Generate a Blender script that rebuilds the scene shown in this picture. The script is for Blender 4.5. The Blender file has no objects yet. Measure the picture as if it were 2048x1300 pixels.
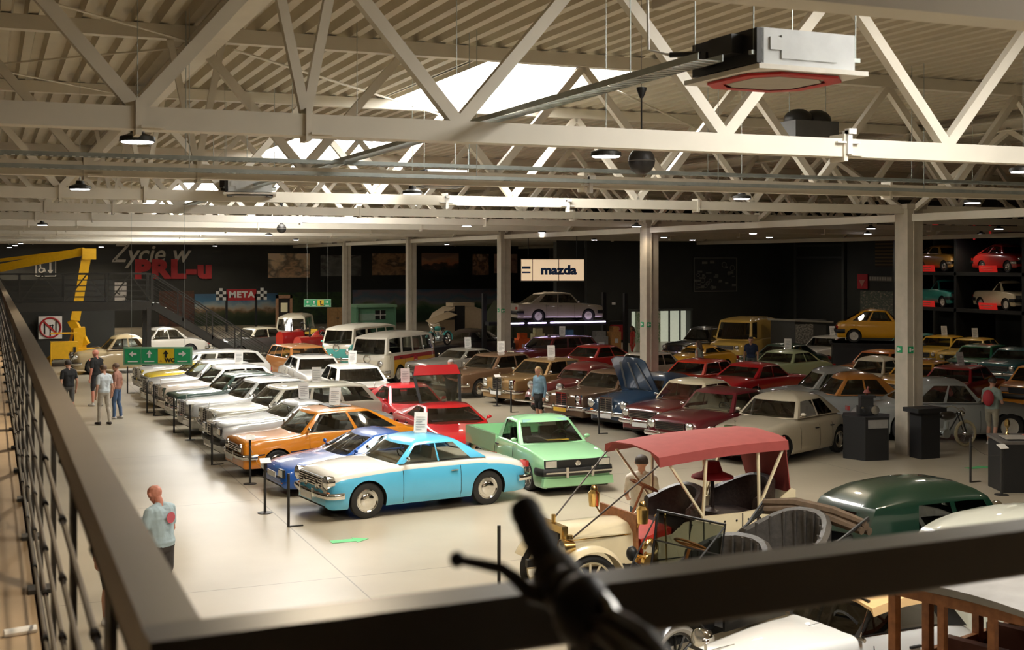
import bpy, bmesh, math, random
import numpy as np
from mathutils import Vector, Matrix
from math import sin, cos, pi, radians, sqrt, atan2

# ---------------------------------------------------------------- camera, world, exposure
sc = bpy.context.scene
COL = sc.collection
F, CX, HY, EYE = 2500.0, 1024.0, 522.0, 4.7      # focal length in pixels of a 2048x1300 frame, centre column, horizon row, eye height
YAW = radians(22.7); cY, sY = cos(YAW), sin(YAW)
cd = bpy.data.cameras.new('camera'); cam = bpy.data.objects.new('camera', cd); COL.objects.link(cam)
cam.location = (0, 0, EYE); cam.rotation_euler = (pi/2, 0, -YAW)
cd.sensor_width = 36; cd.lens = F/2048*36; cd.shift_y = -(650-HY)/2048
cd.clip_start = .05; cd.clip_end = 400
cd.dof.use_dof = True; cd.dof.focus_distance = 26; cd.dof.aperture_fstop = 4.5
sc.camera = cam
sc.view_settings.view_transform = 'Standard'; sc.view_settings.look = 'None'
sc.view_settings.exposure = 0.32; sc.view_settings.gamma = 1; sc.view_settings.use_curve_mapping = False
LAMP_W = 230.0        # watts of each high bay lamp
SKY_E = 17.0          # brightness of the rooflight panes
wd = bpy.data.worlds.new('world'); sc.world = wd; wd.use_nodes = True
wd.node_tree.nodes['Background'].inputs[0].default_value = (.75, .85, 1, 1)
wd.node_tree.nodes['Background'].inputs[1].default_value = .6
sc.cycles.max_bounces = 8; sc.cycles.transparent_max_bounces = 16
sc.cycles.caustics_reflective = False; sc.cycles.caustics_refractive = False
sc.cycles.sample_clamp_indirect = 4.0

# ---------------------------------------------------------------- pixels to places
def c2w(X, Z): return (cY*X+sY*Z, -sY*X+cY*Z)
def at(px, py, z=0.0):                      # point of height z seen at a pixel
    Z = F*(EYE-z)/(py-HY); X = (px-CX)/F*Z; b, a = c2w(X, Z); return Vector((b, a, z))
def atZ(px, py, Z):                         # point seen at a pixel at depth Z
    X = (px-CX)/F*Z; b, a = c2w(X, Z); return Vector((b, a, EYE-(py-HY)*Z/F))
def onA(px, py, a):                         # point on a wall across the hall
    t = (px-CX)/F; return atZ(px, py, a/(cY-sY*t))
def onB(px, py, b):                         # point on a wall along the hall
    t = (px-CX)/F; return atZ(px, py, b/(cY*t+sY))

# ---------------------------------------------------------------- materials
MATS = {}
def M(name, col=(.5,.5,.5), rough=.5, metal=0., coat=0., var=.06, scale=8., bump=0., emit=0., spec=.5, alpha=None):
    if name in MATS: return MATS[name]
    m = bpy.data.materials.new(name); m.use_nodes = True; nt = m.node_tree; n = nt.nodes; l = nt.links
    p = n['Principled BSDF']; p.inputs['Roughness'].default_value = rough; p.inputs['Metallic'].default_value = metal
    p.inputs['Coat Weight'].default_value = coat; p.inputs['Coat Roughness'].default_value = .04
    p.inputs['Specular IOR Level'].default_value = spec
    if emit: p.inputs['Emission Color'].default_value = (*col, 1); p.inputs['Emission Strength'].default_value = emit
    tc = n.new('ShaderNodeTexCoord'); no = n.new('ShaderNodeTexNoise'); no.inputs['Scale'].default_value = scale; no.inputs['Detail'].default_value = 4
    l.new(tc.outputs['Object'], no.inputs['Vector'])
    mr = n.new('ShaderNodeMapRange'); mr.inputs[1].default_value = .3; mr.inputs[2].default_value = .7
    mr.inputs[3].default_value = 1-var; mr.inputs[4].default_value = 1+var; l.new(no.outputs['Fac'], mr.inputs[0])
    mx = n.new('ShaderNodeVectorMath'); mx.operation = 'MULTIPLY'; mx.inputs[0].default_value = col
    l.new(mr.outputs[0], mx.inputs[1]); l.new(mx.outputs[0], p.inputs['Base Color'])
    if bump:
        b = n.new('ShaderNodeBump'); b.inputs['Strength'].default_value = bump; b.inputs['Distance'].default_value = .02
        l.new(no.outputs['Fac'], b.inputs['Height']); l.new(b.outputs[0], p.inputs['Normal'])
    MATS[name] = m; return m
def Glass(name, tint=(.55,.58,.55), refl=.16):
    if name in MATS: return MATS[name]
    m = bpy.data.materials.new(name); m.use_nodes = True; nt = m.node_tree; n = nt.nodes; l = nt.links
    n.remove(n['Principled BSDF'])
    tr = n.new('ShaderNodeBsdfTransparent'); tr.inputs[0].default_value = (*tint, 1)
    gl = n.new('ShaderNodeBsdfGlossy'); gl.inputs['Roughness'].default_value = .03; gl.inputs[0].default_value = (.95,.95,.95,1)
    lw = n.new('ShaderNodeFresnel'); lw.inputs[0].default_value = 1.45
    ad = n.new('ShaderNodeMath'); ad.operation = 'ADD'; ad.inputs[1].default_value = refl*.45; l.new(lw.outputs[0], ad.inputs[0])
    mx = n.new('ShaderNodeMixShader'); l.new(ad.outputs[0], mx.inputs[0]); l.new(tr.outputs[0], mx.inputs[1]); l.new(gl.outputs[0], mx.inputs[2])
    l.new(mx.outputs[0], n['Material Output'].inputs[0]); MATS[name] = m; return m
def paint(col, metal=0., rough=.32):
    k = 'paint_%d_%d_%d_%d' % (col[0]*255, col[1]*255, col[2]*255, metal*10)
    return M(k, col, rough, metal, 1., .02, 3.)
CHROME = M('chrome', (.78,.77,.74), .12, 1., var=.02)
BRASS = M('brass', (.78,.55,.22), .22, 1.)
RUBBER = M('rubber', (.018,.017,.016), .75, var=.2, scale=40)
BLACK = M('black_plastic', (.012,.012,.012), .45)
UNDER = M('underbody', (.012,.011,.01), .9)
LENS = Glass('lamp_lens', (.9,.9,.9), .3)
REDL = M('red_lens', (.45,.01,.01), .15, coat=1)
AMBER = M('amber_lens', (.8,.2,.02), .15, coat=1)
REFL = M('reflector', (.85,.85,.82), .2, .8)
GLASS = Glass('car_glass')
GLASSD = Glass('car_glass_tinted', (.22,.25,.24), .2)
WHITE = M('white_plastic', (.8,.79,.76), .4)
PAPER = M('paper', (.78,.76,.72), .7, var=.03)
STEELW = M('truss_paint', (.72,.67,.57), .5, var=.04, scale=2)
STEELD = M('dark_steel', (.03,.028,.025), .5, .3)
GALV = M('galvanised', (.42,.46,.44), .4, .6, var=.12, scale=6)

# ---------------------------------------------------------------- mesh building
class MB:
    def __init__(s): s.v = []; s.f = []; s.m = []
    def add(s, vs, fs, mi=0):
        o = len(s.v); s.v += [tuple(v) for v in vs]; s.f += [tuple(i+o for i in f) for f in fs]; s.m += [mi]*len(fs); return s
    def box(s, c, d, mi=0, rz=0, rx=0, ry=0, taper=1.0):
        x, y, z = d[0]/2, d[1]/2, d[2]/2; R = Matrix.Rotation(rz,3,'Z') @ Matrix.Rotation(ry,3,'Y') @ Matrix.Rotation(rx,3,'X')
        vs = [Vector(c)+R @ Vector((sx*x*(taper if sz>0 else 1), sy*y*(taper if sz>0 else 1), sz*z)) for sz in (-1,1) for sx,sy in ((-1,-1),(1,-1),(1,1),(-1,1))]
        return s.add(vs, [(3,2,1,0),(4,5,6,7),(0,1,5,4),(1,2,6,5),(2,3,7,6),(3,0,4,7)], mi)
    def bar(s, p, q, w, h=None, mi=0, up=(0,0,1)):
        p = Vector(p); q = Vector(q); h = h or w; d = (q-p).normalized(); u = Vector(up)
        if abs(d.dot(u)) > .98: u = Vector((1,0,0))
        r = d.cross(u).normalized(); u = r.cross(d)
        vs = [e+r*a*w/2+u*b*h/2 for e in (p,q) for a,b in ((-1,-1),(1,-1),(1,1),(-1,1))]
        return s.add(vs, [(0,1,2,3),(7,6,5,4),(0,4,5,1),(1,5,6,2),(2,6,7,3),(3,7,4,0)], mi)
    def tube(s, pts, r, n=8, mi=0, cap=True, closed=False):
        pts = [Vector(p) for p in pts]; N = len(pts); rs = r if isinstance(r,(list,tuple)) else [r]*N; vs = []; fs = []; u = None
        for i in range(N):
            if closed: d = (pts[(i+1)%N]-pts[i-1]).normalized()
            else: d = (pts[min(i+1,N-1)]-pts[max(i-1,0)]).normalized()
            if u is None:
                u = d.cross(Vector((0,0,1)));
                if u.length < .1: u = d.cross(Vector((1,0,0)))
                u.normalize()
            else:
                u = (u-d*u.dot(d)).normalized()
            w = d.cross(u)
            for k in range(n): t = 2*pi*k/n; vs.append(pts[i]+(u*cos(t)+w*sin(t))*rs[i])
        for i in range(N if closed else N-1):
            j = (i+1)%N
            for k in range(n): fs.append((i*n+k, i*n+(k+1)%n, j*n+(k+1)%n, j*n+k))
        if cap and not closed: fs.append(tuple(range(n-1,-1,-1))); fs.append(tuple(range((N-1)*n, N*n)))
        return s.add(vs, fs, mi)
    def lathe(s, prof, n=20, c=(0,0,0), axis='Z', mi=0, arc=2*pi):
        vs = []; fs = []; c = Vector(c); full = arc > 6.28; nn = n if full else n+1
        for r, h in prof:
            for k in range(nn):
                t = arc*k/n; a, b = r*cos(t), r*sin(t)
                p = {'Z':(a,b,h), 'Y':(a,h,b), 'X':(h,a,b)}[axis]; vs.append(c+Vector(p))
        for i in range(len(prof)-1):
            for k in range(n):
                k2 = (k+1)%nn; fs.append((i*nn+k, i*nn+k2, (i+1)*nn+k2, (i+1)*nn+k))
        return s.add(vs, fs, mi)
    def ell(s, c, r, n=12, m=8, mi=0):
        vs = []; fs = []; c = Vector(c)
        for i in range(m+1):
            t = pi*i/m
            for k in range(n): a = 2*pi*k/n; vs.append(c+Vector((r[0]*sin(t)*cos(a), r[1]*sin(t)*sin(a), r[2]*cos(t))))
        for i in range(m):
            for k in range(n): fs.append((i*n+k, (i+1)*n+k, (i+1)*n+(k+1)%n, i*n+(k+1)%n))
        return s.add(vs, fs, mi)
    def loft(s, rows, mi=0, closed=False, cap=False):
        n = len(rows[0]); vs = [p for r in rows for p in r]; fs = []
        for i in range(len(rows)-1):
            for k in range(n if closed else n-1): fs.append((i*n+k, (i+1)*n+k, (i+1)*n+(k+1)%n, i*n+(k+1)%n))
        if cap: fs.append(tuple(range(n-1,-1,-1))); fs.append(tuple(range((len(rows)-1)*n, len(rows)*n)))
        return s.add(vs, fs, mi)
    def plate(s, pts, t, nrm=(0,0,1), mi=0):
        pts = [Vector(p) for p in pts]; nv = Vector(nrm).normalized()*t; n = len(pts)
        vs = pts+[p+nv for p in pts]
        return s.add(vs, [tuple(range(n-1,-1,-1)), tuple(range(n,2*n))]+[(i,(i+1)%n,n+(i+1)%n,n+i) for i in range(n)], mi)
    def mesh(s, name, mats, ang=38, merge=0.0, smooth=True):
        me = bpy.data.meshes.new(name); me.from_pydata(s.v, [], s.f)
        if not isinstance(mats,(list,tuple)): mats = [mats]
        for m in mats: me.materials.append(m)
        if len(mats) > 1: me.polygons.foreach_set('material_index', s.m)
        bm = bmesh.new(); bm.from_mesh(me)
        if merge: bmesh.ops.remove_doubles(bm, verts=bm.verts, dist=merge)
        bmesh.ops.recalc_face_normals(bm, faces=bm.faces); bm.to_mesh(me); bm.free()
        if smooth: me.shade_smooth(); me.set_sharp_from_angle(angle=radians(ang))
        me.update(); return me
    def build(s, name, mats, parent=None, **k):
        return obj(name, s.mesh(name, mats, **k), parent)
def obj(name, me, parent=None, loc=None, rot=None):
    o = bpy.data.objects.new(name, me); COL.objects.link(o)
    if parent: o.parent = parent
    if loc is not None: o.location = loc
    if rot is not None: o.rotation_euler = rot
    return o
def tag(o, label, cat, group=None):
    o['label'] = label; o['category'] = cat
    if group: o['group'] = group
    return o
def thing(name, label, cat, loc=(0,0,0), rz=0., group=None):
    o = bpy.data.objects.new(name, None); COL.objects.link(o); o.empty_display_size = .2
    o.location = loc; o.rotation_euler = (0,0,rz); return tag(o, label, cat, group)
def struct(name, mb, mats, **k):
    o = mb.build(name, mats, **k); o['kind'] = 'structure'; return o
TEXTS = []
def text(body, size, mat, parent, loc, rot, name='lettering', depth=.01, shear=0., space=1., offset=0., align='CENTER', sx=1.):
    cu = bpy.data.curves.new(name, 'FONT'); cu.body = body; cu.size = size; cu.extrude = depth; cu.shear = shear; cu.space_character = space
    cu.align_x = align; cu.align_y = 'CENTER'; cu.offset = offset; cu.resolution_u = 3
    o = bpy.data.objects.new('tmp_text', cu); COL.objects.link(o); TEXTS.append((o, name, mat, parent, loc, rot, sx))
def flush_text():
    dg = bpy.context.evaluated_depsgraph_get(); dg.update()
    for o, name, mat, parent, loc, rot, sx in TEXTS:
        me = bpy.data.meshes.new_from_object(o.evaluated_get(dg)); me.name = name; me.materials.clear(); me.materials.append(mat)
        p = obj(name, me, parent, loc, rot); p.scale = (sx,1,1)
    for o, *_ in TEXTS:
        cu = o.data; bpy.data.objects.remove(o); bpy.data.curves.remove(cu)
    TEXTS.clear()

# ---------------------------------------------------------------- the hall
DECK = 8.0; FARA = 92.0; BRA = 64.0; RX = 44.5; JX = 31.4
SKYL = [(2.5,9.0), (18.6,25.6), (33.4,41.5), (50.5,58.5), (66.5,74.0)]; SX0, SX1 = 7.5, 10.2
# floor material: polished concrete with saw-cut joints
fm = bpy.data.materials.new('polished_concrete'); fm.use_nodes = True; nt = fm.node_tree; N_ = nt.nodes; L_ = nt.links
p = N_['Principled BSDF']; tc = N_.new('ShaderNodeTexCoord')
n1 = N_.new('ShaderNodeTexNoise'); n1.inputs['Scale'].default_value = .35; n1.inputs['Detail'].default_value = 6; L_.new(tc.outputs['Object'], n1.inputs[0])
n2 = N_.new('ShaderNodeTexNoise'); n2.inputs['Scale'].default_value = 3.; n2.inputs['Detail'].default_value = 5; L_.new(tc.outputs['Object'], n2.inputs[0])
cr = N_.new('ShaderNodeValToRGB'); cr.color_ramp.elements[0].position = .3; cr.color_ramp.elements[0].color = (.33,.285,.21,1)
cr.color_ramp.elements[1].position = .7; cr.color_ramp.elements[1].color = (.46,.405,.31,1); L_.new(n1.outputs['Fac'], cr.inputs[0])
bt = N_.new('ShaderNodeTexBrick'); bt.offset = 0; bt.inputs['Scale'].default_value = 1; bt.inputs['Mortar Size'].default_value = .012
bt.inputs['Brick Width'].default_value = 6.5; bt.inputs['Row Height'].default_value = 6.5; bt.inputs['Color1'].default_value = bt.inputs['Color2'].default_value = (1,1,1,1)
bt.inputs['Mortar'].default_value = (.45,.43,.4,1); mp = N_.new('ShaderNodeMapping'); mp.inputs['Location'].default_value = (1.6,1.4,0)
L_.new(tc.outputs['Object'], mp.inputs[0]); L_.new(mp.outputs[0], bt.inputs[0])
mx = N_.new('ShaderNodeMix'); mx.data_type = 'RGBA'; mx.blend_type = 'MULTIPLY'; mx.inputs[0].default_value = 1
L_.new(cr.outputs[0], mx.inputs[6]); L_.new(bt.outputs[0], mx.inputs[7]); L_.new(mx.outputs[2], p.inputs['Base Color'])
mr = N_.new('ShaderNodeMapRange'); mr.inputs[3].default_value = .2; mr.inputs[4].default_value = .42; p.inputs['Roughness'].default_value = .3
struct('floor', MB().box((20,42,-.1), (56,104,.2)), fm)
WALLD = M('wall_dark', (.02,.021,.017), .6, var=.2, scale=.6)
WALLL = M('wall_light', (.5,.46,.4), .7)
struct('wall_back', MB().box((22.2,FARA+.15,4.2), (59,.3,8.4)), WALLD)
struct('wall_back_right', MB().box(((JX+RX)/2,BRA+.15,4.2), (RX-JX,.3,8.4)), WALLD)
struct('wall_side', MB().box((RX+.15,(BRA+FARA)/2+.2,4.2), (.3,FARA-BRA-.4,8.4)), WALLD)
struct('wall_right', MB().box((RX+.15,(BRA-9)/2,4.2), (.3,BRA+9.4,8.4)), WALLD)
struct('wall_left', MB().box((-7.15,(FARA-9)/2,4.2), (.3,FARA+9,8.4)), WALLD)
struct('wall_front', MB().box((18.7,-9.15,4.2), (51.4,.3,8.4)), WALLL)
# corrugated roof deck
DECKM = M('deck_sheet', (.58,.52,.40), .5, .0, var=.05, scale=1.5)
mb = MB(); P = .34; x = -7.0
while x < RX:
    prof = [(0,0),(.13,0),(.17,.14),(.30,.14),(.34,0)]
    segs = [(-9, FARA)]
    if SX0-.02 < x+.17 < SX1+.02:
        segs = []; y0 = -9
        for a0,a1 in SKYL: segs.append((y0,a0)); y0 = a1
        segs.append((y0,FARA))
    for y0,y1 in segs:
        mb.loft([[(x+dx,y0,DECK+dz) for dx,dz in prof], [(x+dx,y1,DECK+dz) for dx,dz in prof]])
    x += P
struct('ceiling', mb, DECKM, smooth=False, merge=.0005)
SKYM = M('rooflight_pane', (1.,.98,.93), .5, emit=SKY_E, var=0)
for i,(a0,a1) in enumerate(SKYL):
    w = struct('window_%d' % (i+1), MB().box(((SX0+SX1)/2,(a0+a1)/2,DECK+.17), (SX1-SX0+.3,a1-a0+.3,.03)), SKYM)
    k = MB()
    for s_ in (-1,1):
        k.box(((SX0+SX1)/2+s_*((SX1-SX0)/2+.15),(a0+a1)/2,DECK+.1),(.04,a1-a0+.3,.2)); k.box(((SX0+SX1)/2,(a0+a1)/2+s_*((a1-a0)/2+.1),DECK+.1),(SX1-SX0+.3,.04,.2))
    kb = k.build('kerb', STEELW, w)
# trusses across the hall
CH = EYE+1.25; TC = 7.88; TR0 = 11.4; TS = 6.5; XL, XR = -6.9, RX
def vshare(name, me, parent, loc=(0,0,0), rot=None): return obj(name, me, parent, loc, rot)
BW, PAN = .2, 3.0
botm = MB().box((0,0,0),(XR-XL,BW,BW)).mesh('bottom_chord', STEELW); topm = MB().box((0,0,0),(XR-XL,.18,.2)).mesh('top_chord', STEELW)
dgu = MB().bar((0,0,CH+.08),(1.5,0,TC-.1),.12,.12).mesh('web_member', STEELW); dgd = MB().bar((0,0,CH+.08),(-1.5,0,TC-.1),.12,.12).mesh('web_member', STEELW)
nv1 = MB().bar((0,0,CH+.08),(-.38,0,TC-.1),.09,.09).mesh('web_member', STEELW); nv2 = MB().bar((0,0,CH+.08),(.34,0,TC-.1),.09,.09).mesh('web_member', STEELW)
splice = MB().box((0,0,0),(.05,.26,.3)).box((.12,0,-.08),(.2,.3,.02)).mesh('splice_plate', STEELW)
for k in range(-1,13):
    a = TR0+TS*k
    a -= .22 if k < 0 else 0
    ORD = 'nearest first second third fourth fifth sixth seventh eighth ninth tenth eleventh twelfth thirteenth'.split()
    t = thing('roof_truss', ('pale steel zigzag roof truss right over the gallery edge' if k < 0 else '%s pale steel zigzag roof truss counted outwards from the gallery rail' % ORD[k+1]), 'truss', (0,a,0), 0, 'roof trusses across the hall')
    xr = XR if a < BRA else JX
    o = vshare('bottom_chord', botm, t, ((XL+XR)/2,0,CH)); vshare('top_chord', topm, t, ((XL+XR)/2,0,TC))
    b = 4.2-PAN*3
    while b < XR-1.5:
        vshare('web_member', dgu, t, (b,0,0)); vshare('web_member', dgd, t, (b,0,0)); b += PAN
    vshare('web_member', nv1, t, (2.7,0,0)); vshare('web_member', nv2, t, (2.7,0,0))
    for b in (1.2,2.7,8.7,14.7,20.7,32.7): vshare('splice_plate', splice, t, (b,0,CH))
# lengthwise girders over the column rows
for b,lab in ((2.7,'heavy lengthwise girder over the walkway side'),(20.7,'lengthwise girder resting on the concrete columns'),(38.7,'lengthwise girder near the shelf wall')):
    t = thing('roof_girder', 'pale steel '+lab, 'girder', (b,0,0))
    MB().box((0,41,TC-.32),(.3,100,.03)).box((0,41,TC-.1),(.3,100,.03)).box((0,41,TC-.2),(.03,100,.2)).build('top_chord', STEELW, t)
    if b < 5: continue
    MB().box((0,41,CH-.2),(.2,100,.18)).build('bottom_chord', STEELW, t)
    dm = MB().bar((0,0,CH-.1),(0,3.25,TC-.3),.12).mesh('web_member', STEELW); dn = MB().bar((0,6.5,CH-.1),(0,3.25,TC-.3),.12).mesh('web_member', STEELW)
    for k in range(-1,12):
        vshare('web_member', dm, t, (0,TR0+TS*k,0)); vshare('web_member', dn, t, (0,TR0+TS*k,0))
# wind bracing rods under the deck at the left
for p_,q_ in (((-3.3,11.4,7.75),(2.6,17.8,7.75)),((-3.3,17.9,7.715),(2.6,11.5,7.715)),((-3.3,17.9,7.75),(2.6,24.3,7.75)),((-3.3,24.4,7.715),(2.6,18.0,7.715))):
    tag(MB().tube([p_,q_],.016,6).build('bracing_rod', STEELW), 'thin diagonal bracing rod under the roof deck', 'rod', 'roof bracing rods')
for p_,q_ in (((3.2,17.9,7.7),(8.6,24.3,7.7)),((8.7,18.0,7.7),(14.6,24.3,7.7))):
    tag(MB().tube([p_,q_],.02,6).build('bracing_rod', STEELW), 'thin diagonal rod crossing below the near rooflight', 'rod', 'rods below the rooflight')
# columns
CONC = M('concrete', (.46,.41,.33), .75, var=.1, scale=3, bump=.05)
colm = MB().box((0,0,3.0),(.46,.46,6.0)).box((0,0,6.02),(.6,.6,.12)).box((-.05,-.245,3),(.03,.03,6)).mesh('column', CONC)
SIGNG = M('sign_green', (.02,.33,.13), .4, var=0.02)
COLS = [(20.7, 24.4+13*k) for k in range(5)]
for (b,a) in COLS:
    o = obj('column', colm, None, (b,a,0)); o['kind'] = 'structure'
for i,(b,a) in enumerate(COLS[:3]):
    t = thing('exit_sign', ['green exit sign plate on the column beside the black plinth','green exit sign plate on the column by the red coupes','green exit sign plate on the column by the lift'][i], 'sign', (b,a,2.55))
    for nm,loc,rz in (('plate',(-.13,-.235,0),0),('plate',(-.235,0.05,0),-pi/2)):
        g = MB().box((0,-.006,0),(.19,.012,.16)).build('plate', SIGNG, t); g.location = loc; g.rotation_euler = (0,0,rz)
        s_ = MB().box((-.04,-.015,0),(.04,.006,.09)).plate([(.0,-.018,-.03),(.07,-.018,0),(0,-.018,.03)],.006,(0,1,0)).build('symbol', PAPER, g)
    text('', .1, PAPER, t, (0,0,0), (0,0,0)) if False else None
# ---------------------------------------------------------------- lamps
LENSE = M('lamp_diffuser', (1.,.93,.98), .5, emit=30., var=0)
lh = MB().lathe([(0,.13),(.06,.13),(.07,.08),(.12,.06),(.165,.045),(.17,0),(.155,-.005),(.15,.01),(0,.012)],24).mesh('housing', STEELD)
ll = MB().lathe([(0,-.012),(.145,-.012),(.152,.004),(0,.006)],24).mesh('diffuser', LENSE)
hk = MB().tube([(0,0,.12),(0,0,.3)],.01,6).tube([(0,0,.3),(0,0,DECK-EYE-1.15)],.004,5).mesh('hook', GALV)
def lamp(pos, watts=None, dim=False):
    t = thing('high_bay_lamp', 'round dark pendant lamp with a white glowing disc under the trusses', 'lamp', pos, 0, 'high bay lamps')
    obj('housing', lh, t); obj('diffuser', ll, t); obj('hook', hk, t).scale = (1,1,(DECK-pos[2])/(DECK-EYE-1.15))
    ld = bpy.data.lights.new('lamp_light', 'SPOT'); ld.energy = (watts or LAMP_W)*1.6; ld.shadow_soft_size = .14; ld.color = (1.,.82,.56)
    ld.spot_size = radians(150); ld.spot_blend = .6
    lo = bpy.data.objects.new('lamp_light', ld); COL.objects.link(lo); lo.parent = t; lo.location = (0,0,-.03)
LP = [(275,283),(160,378),(80,450),(1212,312),(812,387),(1480,397),(1930,405),(2046,343),(930,452),(1078,465),(1268,453),(660,-40),
 (668,487),(590,480),(808,480),(890,489),(1187,480),(1327,475),(1380,480),(1510,467),(1537,475),(1578,484),(1745,457),(1732,468),(1730,480),(1908,474),(1963,468),(1990,458),
 (35,487),(24,491),(12,495),(200,494),(424,492),(530,470)]
for (x,y) in LP:
    dh = 1.15 if y > 100 else 1.05
    Z = F*dh/(HY-y); lp = atZ(x, y, Z)
    while lp.y > FARA-3 or lp.x > RX-3 or (lp.x > JX-1 and lp.y > BRA-3): Z -= 1; lp = atZ(x, y, Z)
    if Z > 20: lp.x += .065-((lp.x+7) % P+.17) % P+.17
    lamp(lp, 200 if y < 100 else LAMP_W*(1.1 if lp.x < 9 else (.8 if lp.x < 16 else .24)))
# lamps along the same rows that hang outside the frame
for (b,a) in ((6.3,4.0),(13,11.8),(19.5,11.8)):
    lamp(Vector((b,a,5.85)), 70)

# ---------------------------------------------------------------- ceiling equipment
ACG = M('unit_grey', (.6,.62,.62), .45); ACW = M('unit_white', (.78,.74,.66), .45); REDT = M('red_tape', (.55,.02,.02), .4); GRL = M('grille_beige', (.45,.40,.33), .6)
def cassette(pos, rz, label, full=True, s=1.0):
    t = thing('ceiling_cassette', label, 'air conditioner', pos, rz); t.scale = (s,s,s)
    MB().box((0,0,.17),(.84,.84,.26)).box((0,-.425,.17),(.5,.012,.17)).box((-.3,-.425,.19),(.1,.016,.09)).build('casing', ACG, t)
    MB().box((-.43,0,.17),(.06,.84,.25)).box((-.5,-.1,.2),(.12,.3,.14)).box((-.5,.2,.14),(.1,.2,.1)).build('service_box', BLACK, t)
    MB().box((0,0,.01),(.98,.98,.035)).build('panel', ACW, t)
    oc = lambda r,c: [(r*x-(c if x*y and 0 else 0), r*y) for x,y in ((-1,-.6),(-.6,-1),(.6,-1),(1,-.6),(1,.6),(.6,1),(-.6,1),(-1,.6))]
    a, b, c_ = oc(.43,0), oc(.33,0), oc(.30,0)
    m = MB(); m.add([(x,y,-.012) for x,y in a]+[(x,y,-.012) for x,y in b], [(i,(i+1)%8,8+(i+1)%8,8+i) for i in range(8)]); m.add([(x,y,-.03) for x,y in a]+[(x,y,-.03) for x,y in b], [(i,(i+1)%8,8+(i+1)%8,8+i) for i in range(8)])
    m.add([(x,y,-.012) for x,y in a]+[(x,y,-.03) for x,y in a], [(i,(i+1)%8,8+(i+1)%8,8+i) for i in range(8)])
    m.build('outlet_tape', REDT if full else BLACK, t)
    MB().plate([(x,y,-.028) for x,y in c_], .02).build('intake_grille', GRL, t)
    for sx in (-1,1):
        for sy in (-1,1): MB().tube([(sx*.46,sy*.38,.12),(sx*.46,sy*.38,DECK-pos[2])],.005,5).box((sx*.45,sy*.38,.12),(.08,.04,.03)).build('hanger_rod', GALV, t)
    return t
acp = atZ(1548,160,9.5)
ac = cassette(acp, radians(2), 'grey ceiling cassette unit with red taped outlet hung near the walkway')
q = acp; bt_ = atZ(1400,108,9.5); bt2 = atZ(1340,110,9.6); bt3 = atZ(1297,100,9.7); bt4 = atZ(1294,-60,9.7)
RI = Matrix.Rotation(-radians(2),3,'Z'); lc = lambda v: RI @ (v-acp)
MB().tube([lc(bt_),lc(bt2)],.022,8,1).tube([lc(bt2),lc(bt3),lc(bt4)],.012,8,0).build('refrigerant_pipe', [WHITE,BLACK], ac)
cassette(atZ(500,390,24), -.2, 'small pale cassette unit hung in front of the far rooflight', False)
cassette(atZ(880,372,25), 0, 'dark square cassette unit hung above the white lit truss', False)
def fan(pos, label):
    t = thing('fan_coil', label, 'ventilator', pos, 0)
    MB().box((0,0,0),(.95,.6,.32)).build('casing', M('fan_grey',(.1,.1,.1),.5), t)
    MB().ell((-.2,0,.2),(.28,.25,.2)).ell((.2,0,.2),(.28,.25,.2)).build('housing', BLACK, t)
    for s_ in (-1,1): MB().tube([(s_*.4,0,.1),(s_*.4,0,DECK-pos[2])],.008,6).build('hanger_rod', GALV, t)
fan(atZ(1615,262,23), 'black fan unit with two humps hung in the dark roof bay')
def speaker(px,py,Z,label):
    c = atZ(px,py,Z); t = thing('pendant_speaker', label, 'speaker', c)
    MB().ell((0,0,0),(.155,.155,.155),20,14).build('sphere', M('speaker_black',(.02,.018,.016),.5), t)
    MB().lathe([(.156,-.006),(.16,0),(.156,.006)],24).build('seam_ring', M('speaker_seam',(.12,.11,.1),.5), t)
    MB().lathe([(.05,.15),(.035,.2),(.012,.24),(0,.24)],14).build('collar', BLACK, t)
    MB().tube([(0,0,.22),(0,0,.75)],.009,6).tube([(0,0,.8),(0,0,DECK+.12-c.z)],.003,5).build('cable', BLACK, t)
    MB().lathe([(.0,.72),(.02,.72),(.06,.82),(.06,.84),(0,.84)],14).build('canopy', BLACK, t)
speaker(1283,322,14.3,'large black ball speaker hanging over the vintage tourer')
speaker(563,457,41,'small black ball speaker hanging before the far trusses')
# cable trays
def tray(p, q, w, label):
    p = Vector(p); q = Vector(q); d = (q-p); n = max(2,int(d.length/.09)); t = thing('cable_tray', label, 'cable tray', p)
    u = d.normalized(); r = Vector((u.y,-u.x,0)); m = MB()
    for s_ in (-1,1): m.bar(r*s_*w/2+Vector((0,0,.0)), d+r*s_*w/2, .006, .05)
    m.build('side_rail', GALV, t)
    g = MB()
    for i in range(n): c = d*((i+.5)/n); g.bar(c-r*w/2+Vector((0,0,-.02)), c+r*w/2+Vector((0,0,-.02)), .045, .004)
    g.build('rung_sheet', GALV, t)['kind'] = 'stuff'
    for i in range(int(d.length/4)):
        c = u*(1.2+4*i); MB().tube([c, c+Vector((0,0,DECK-p.z))], .006, 5).build('hanger_rod', GALV, t)
tray((4.7,7.6,EYE+1.44),(4.7,34,EYE+1.44),.2,'perforated cable tray running lengthwise from the ceiling cassette')
tray((-6.8,16.9,EYE+1.36),(40,16.9,EYE+1.36),.2,'perforated cable tray crossing the hall above its twin')
tray((-6.8,16.6,EYE+1.18),(40,16.6,EYE+1.18),.12,'lower perforated cable tray crossing the hall under its twin')
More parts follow.
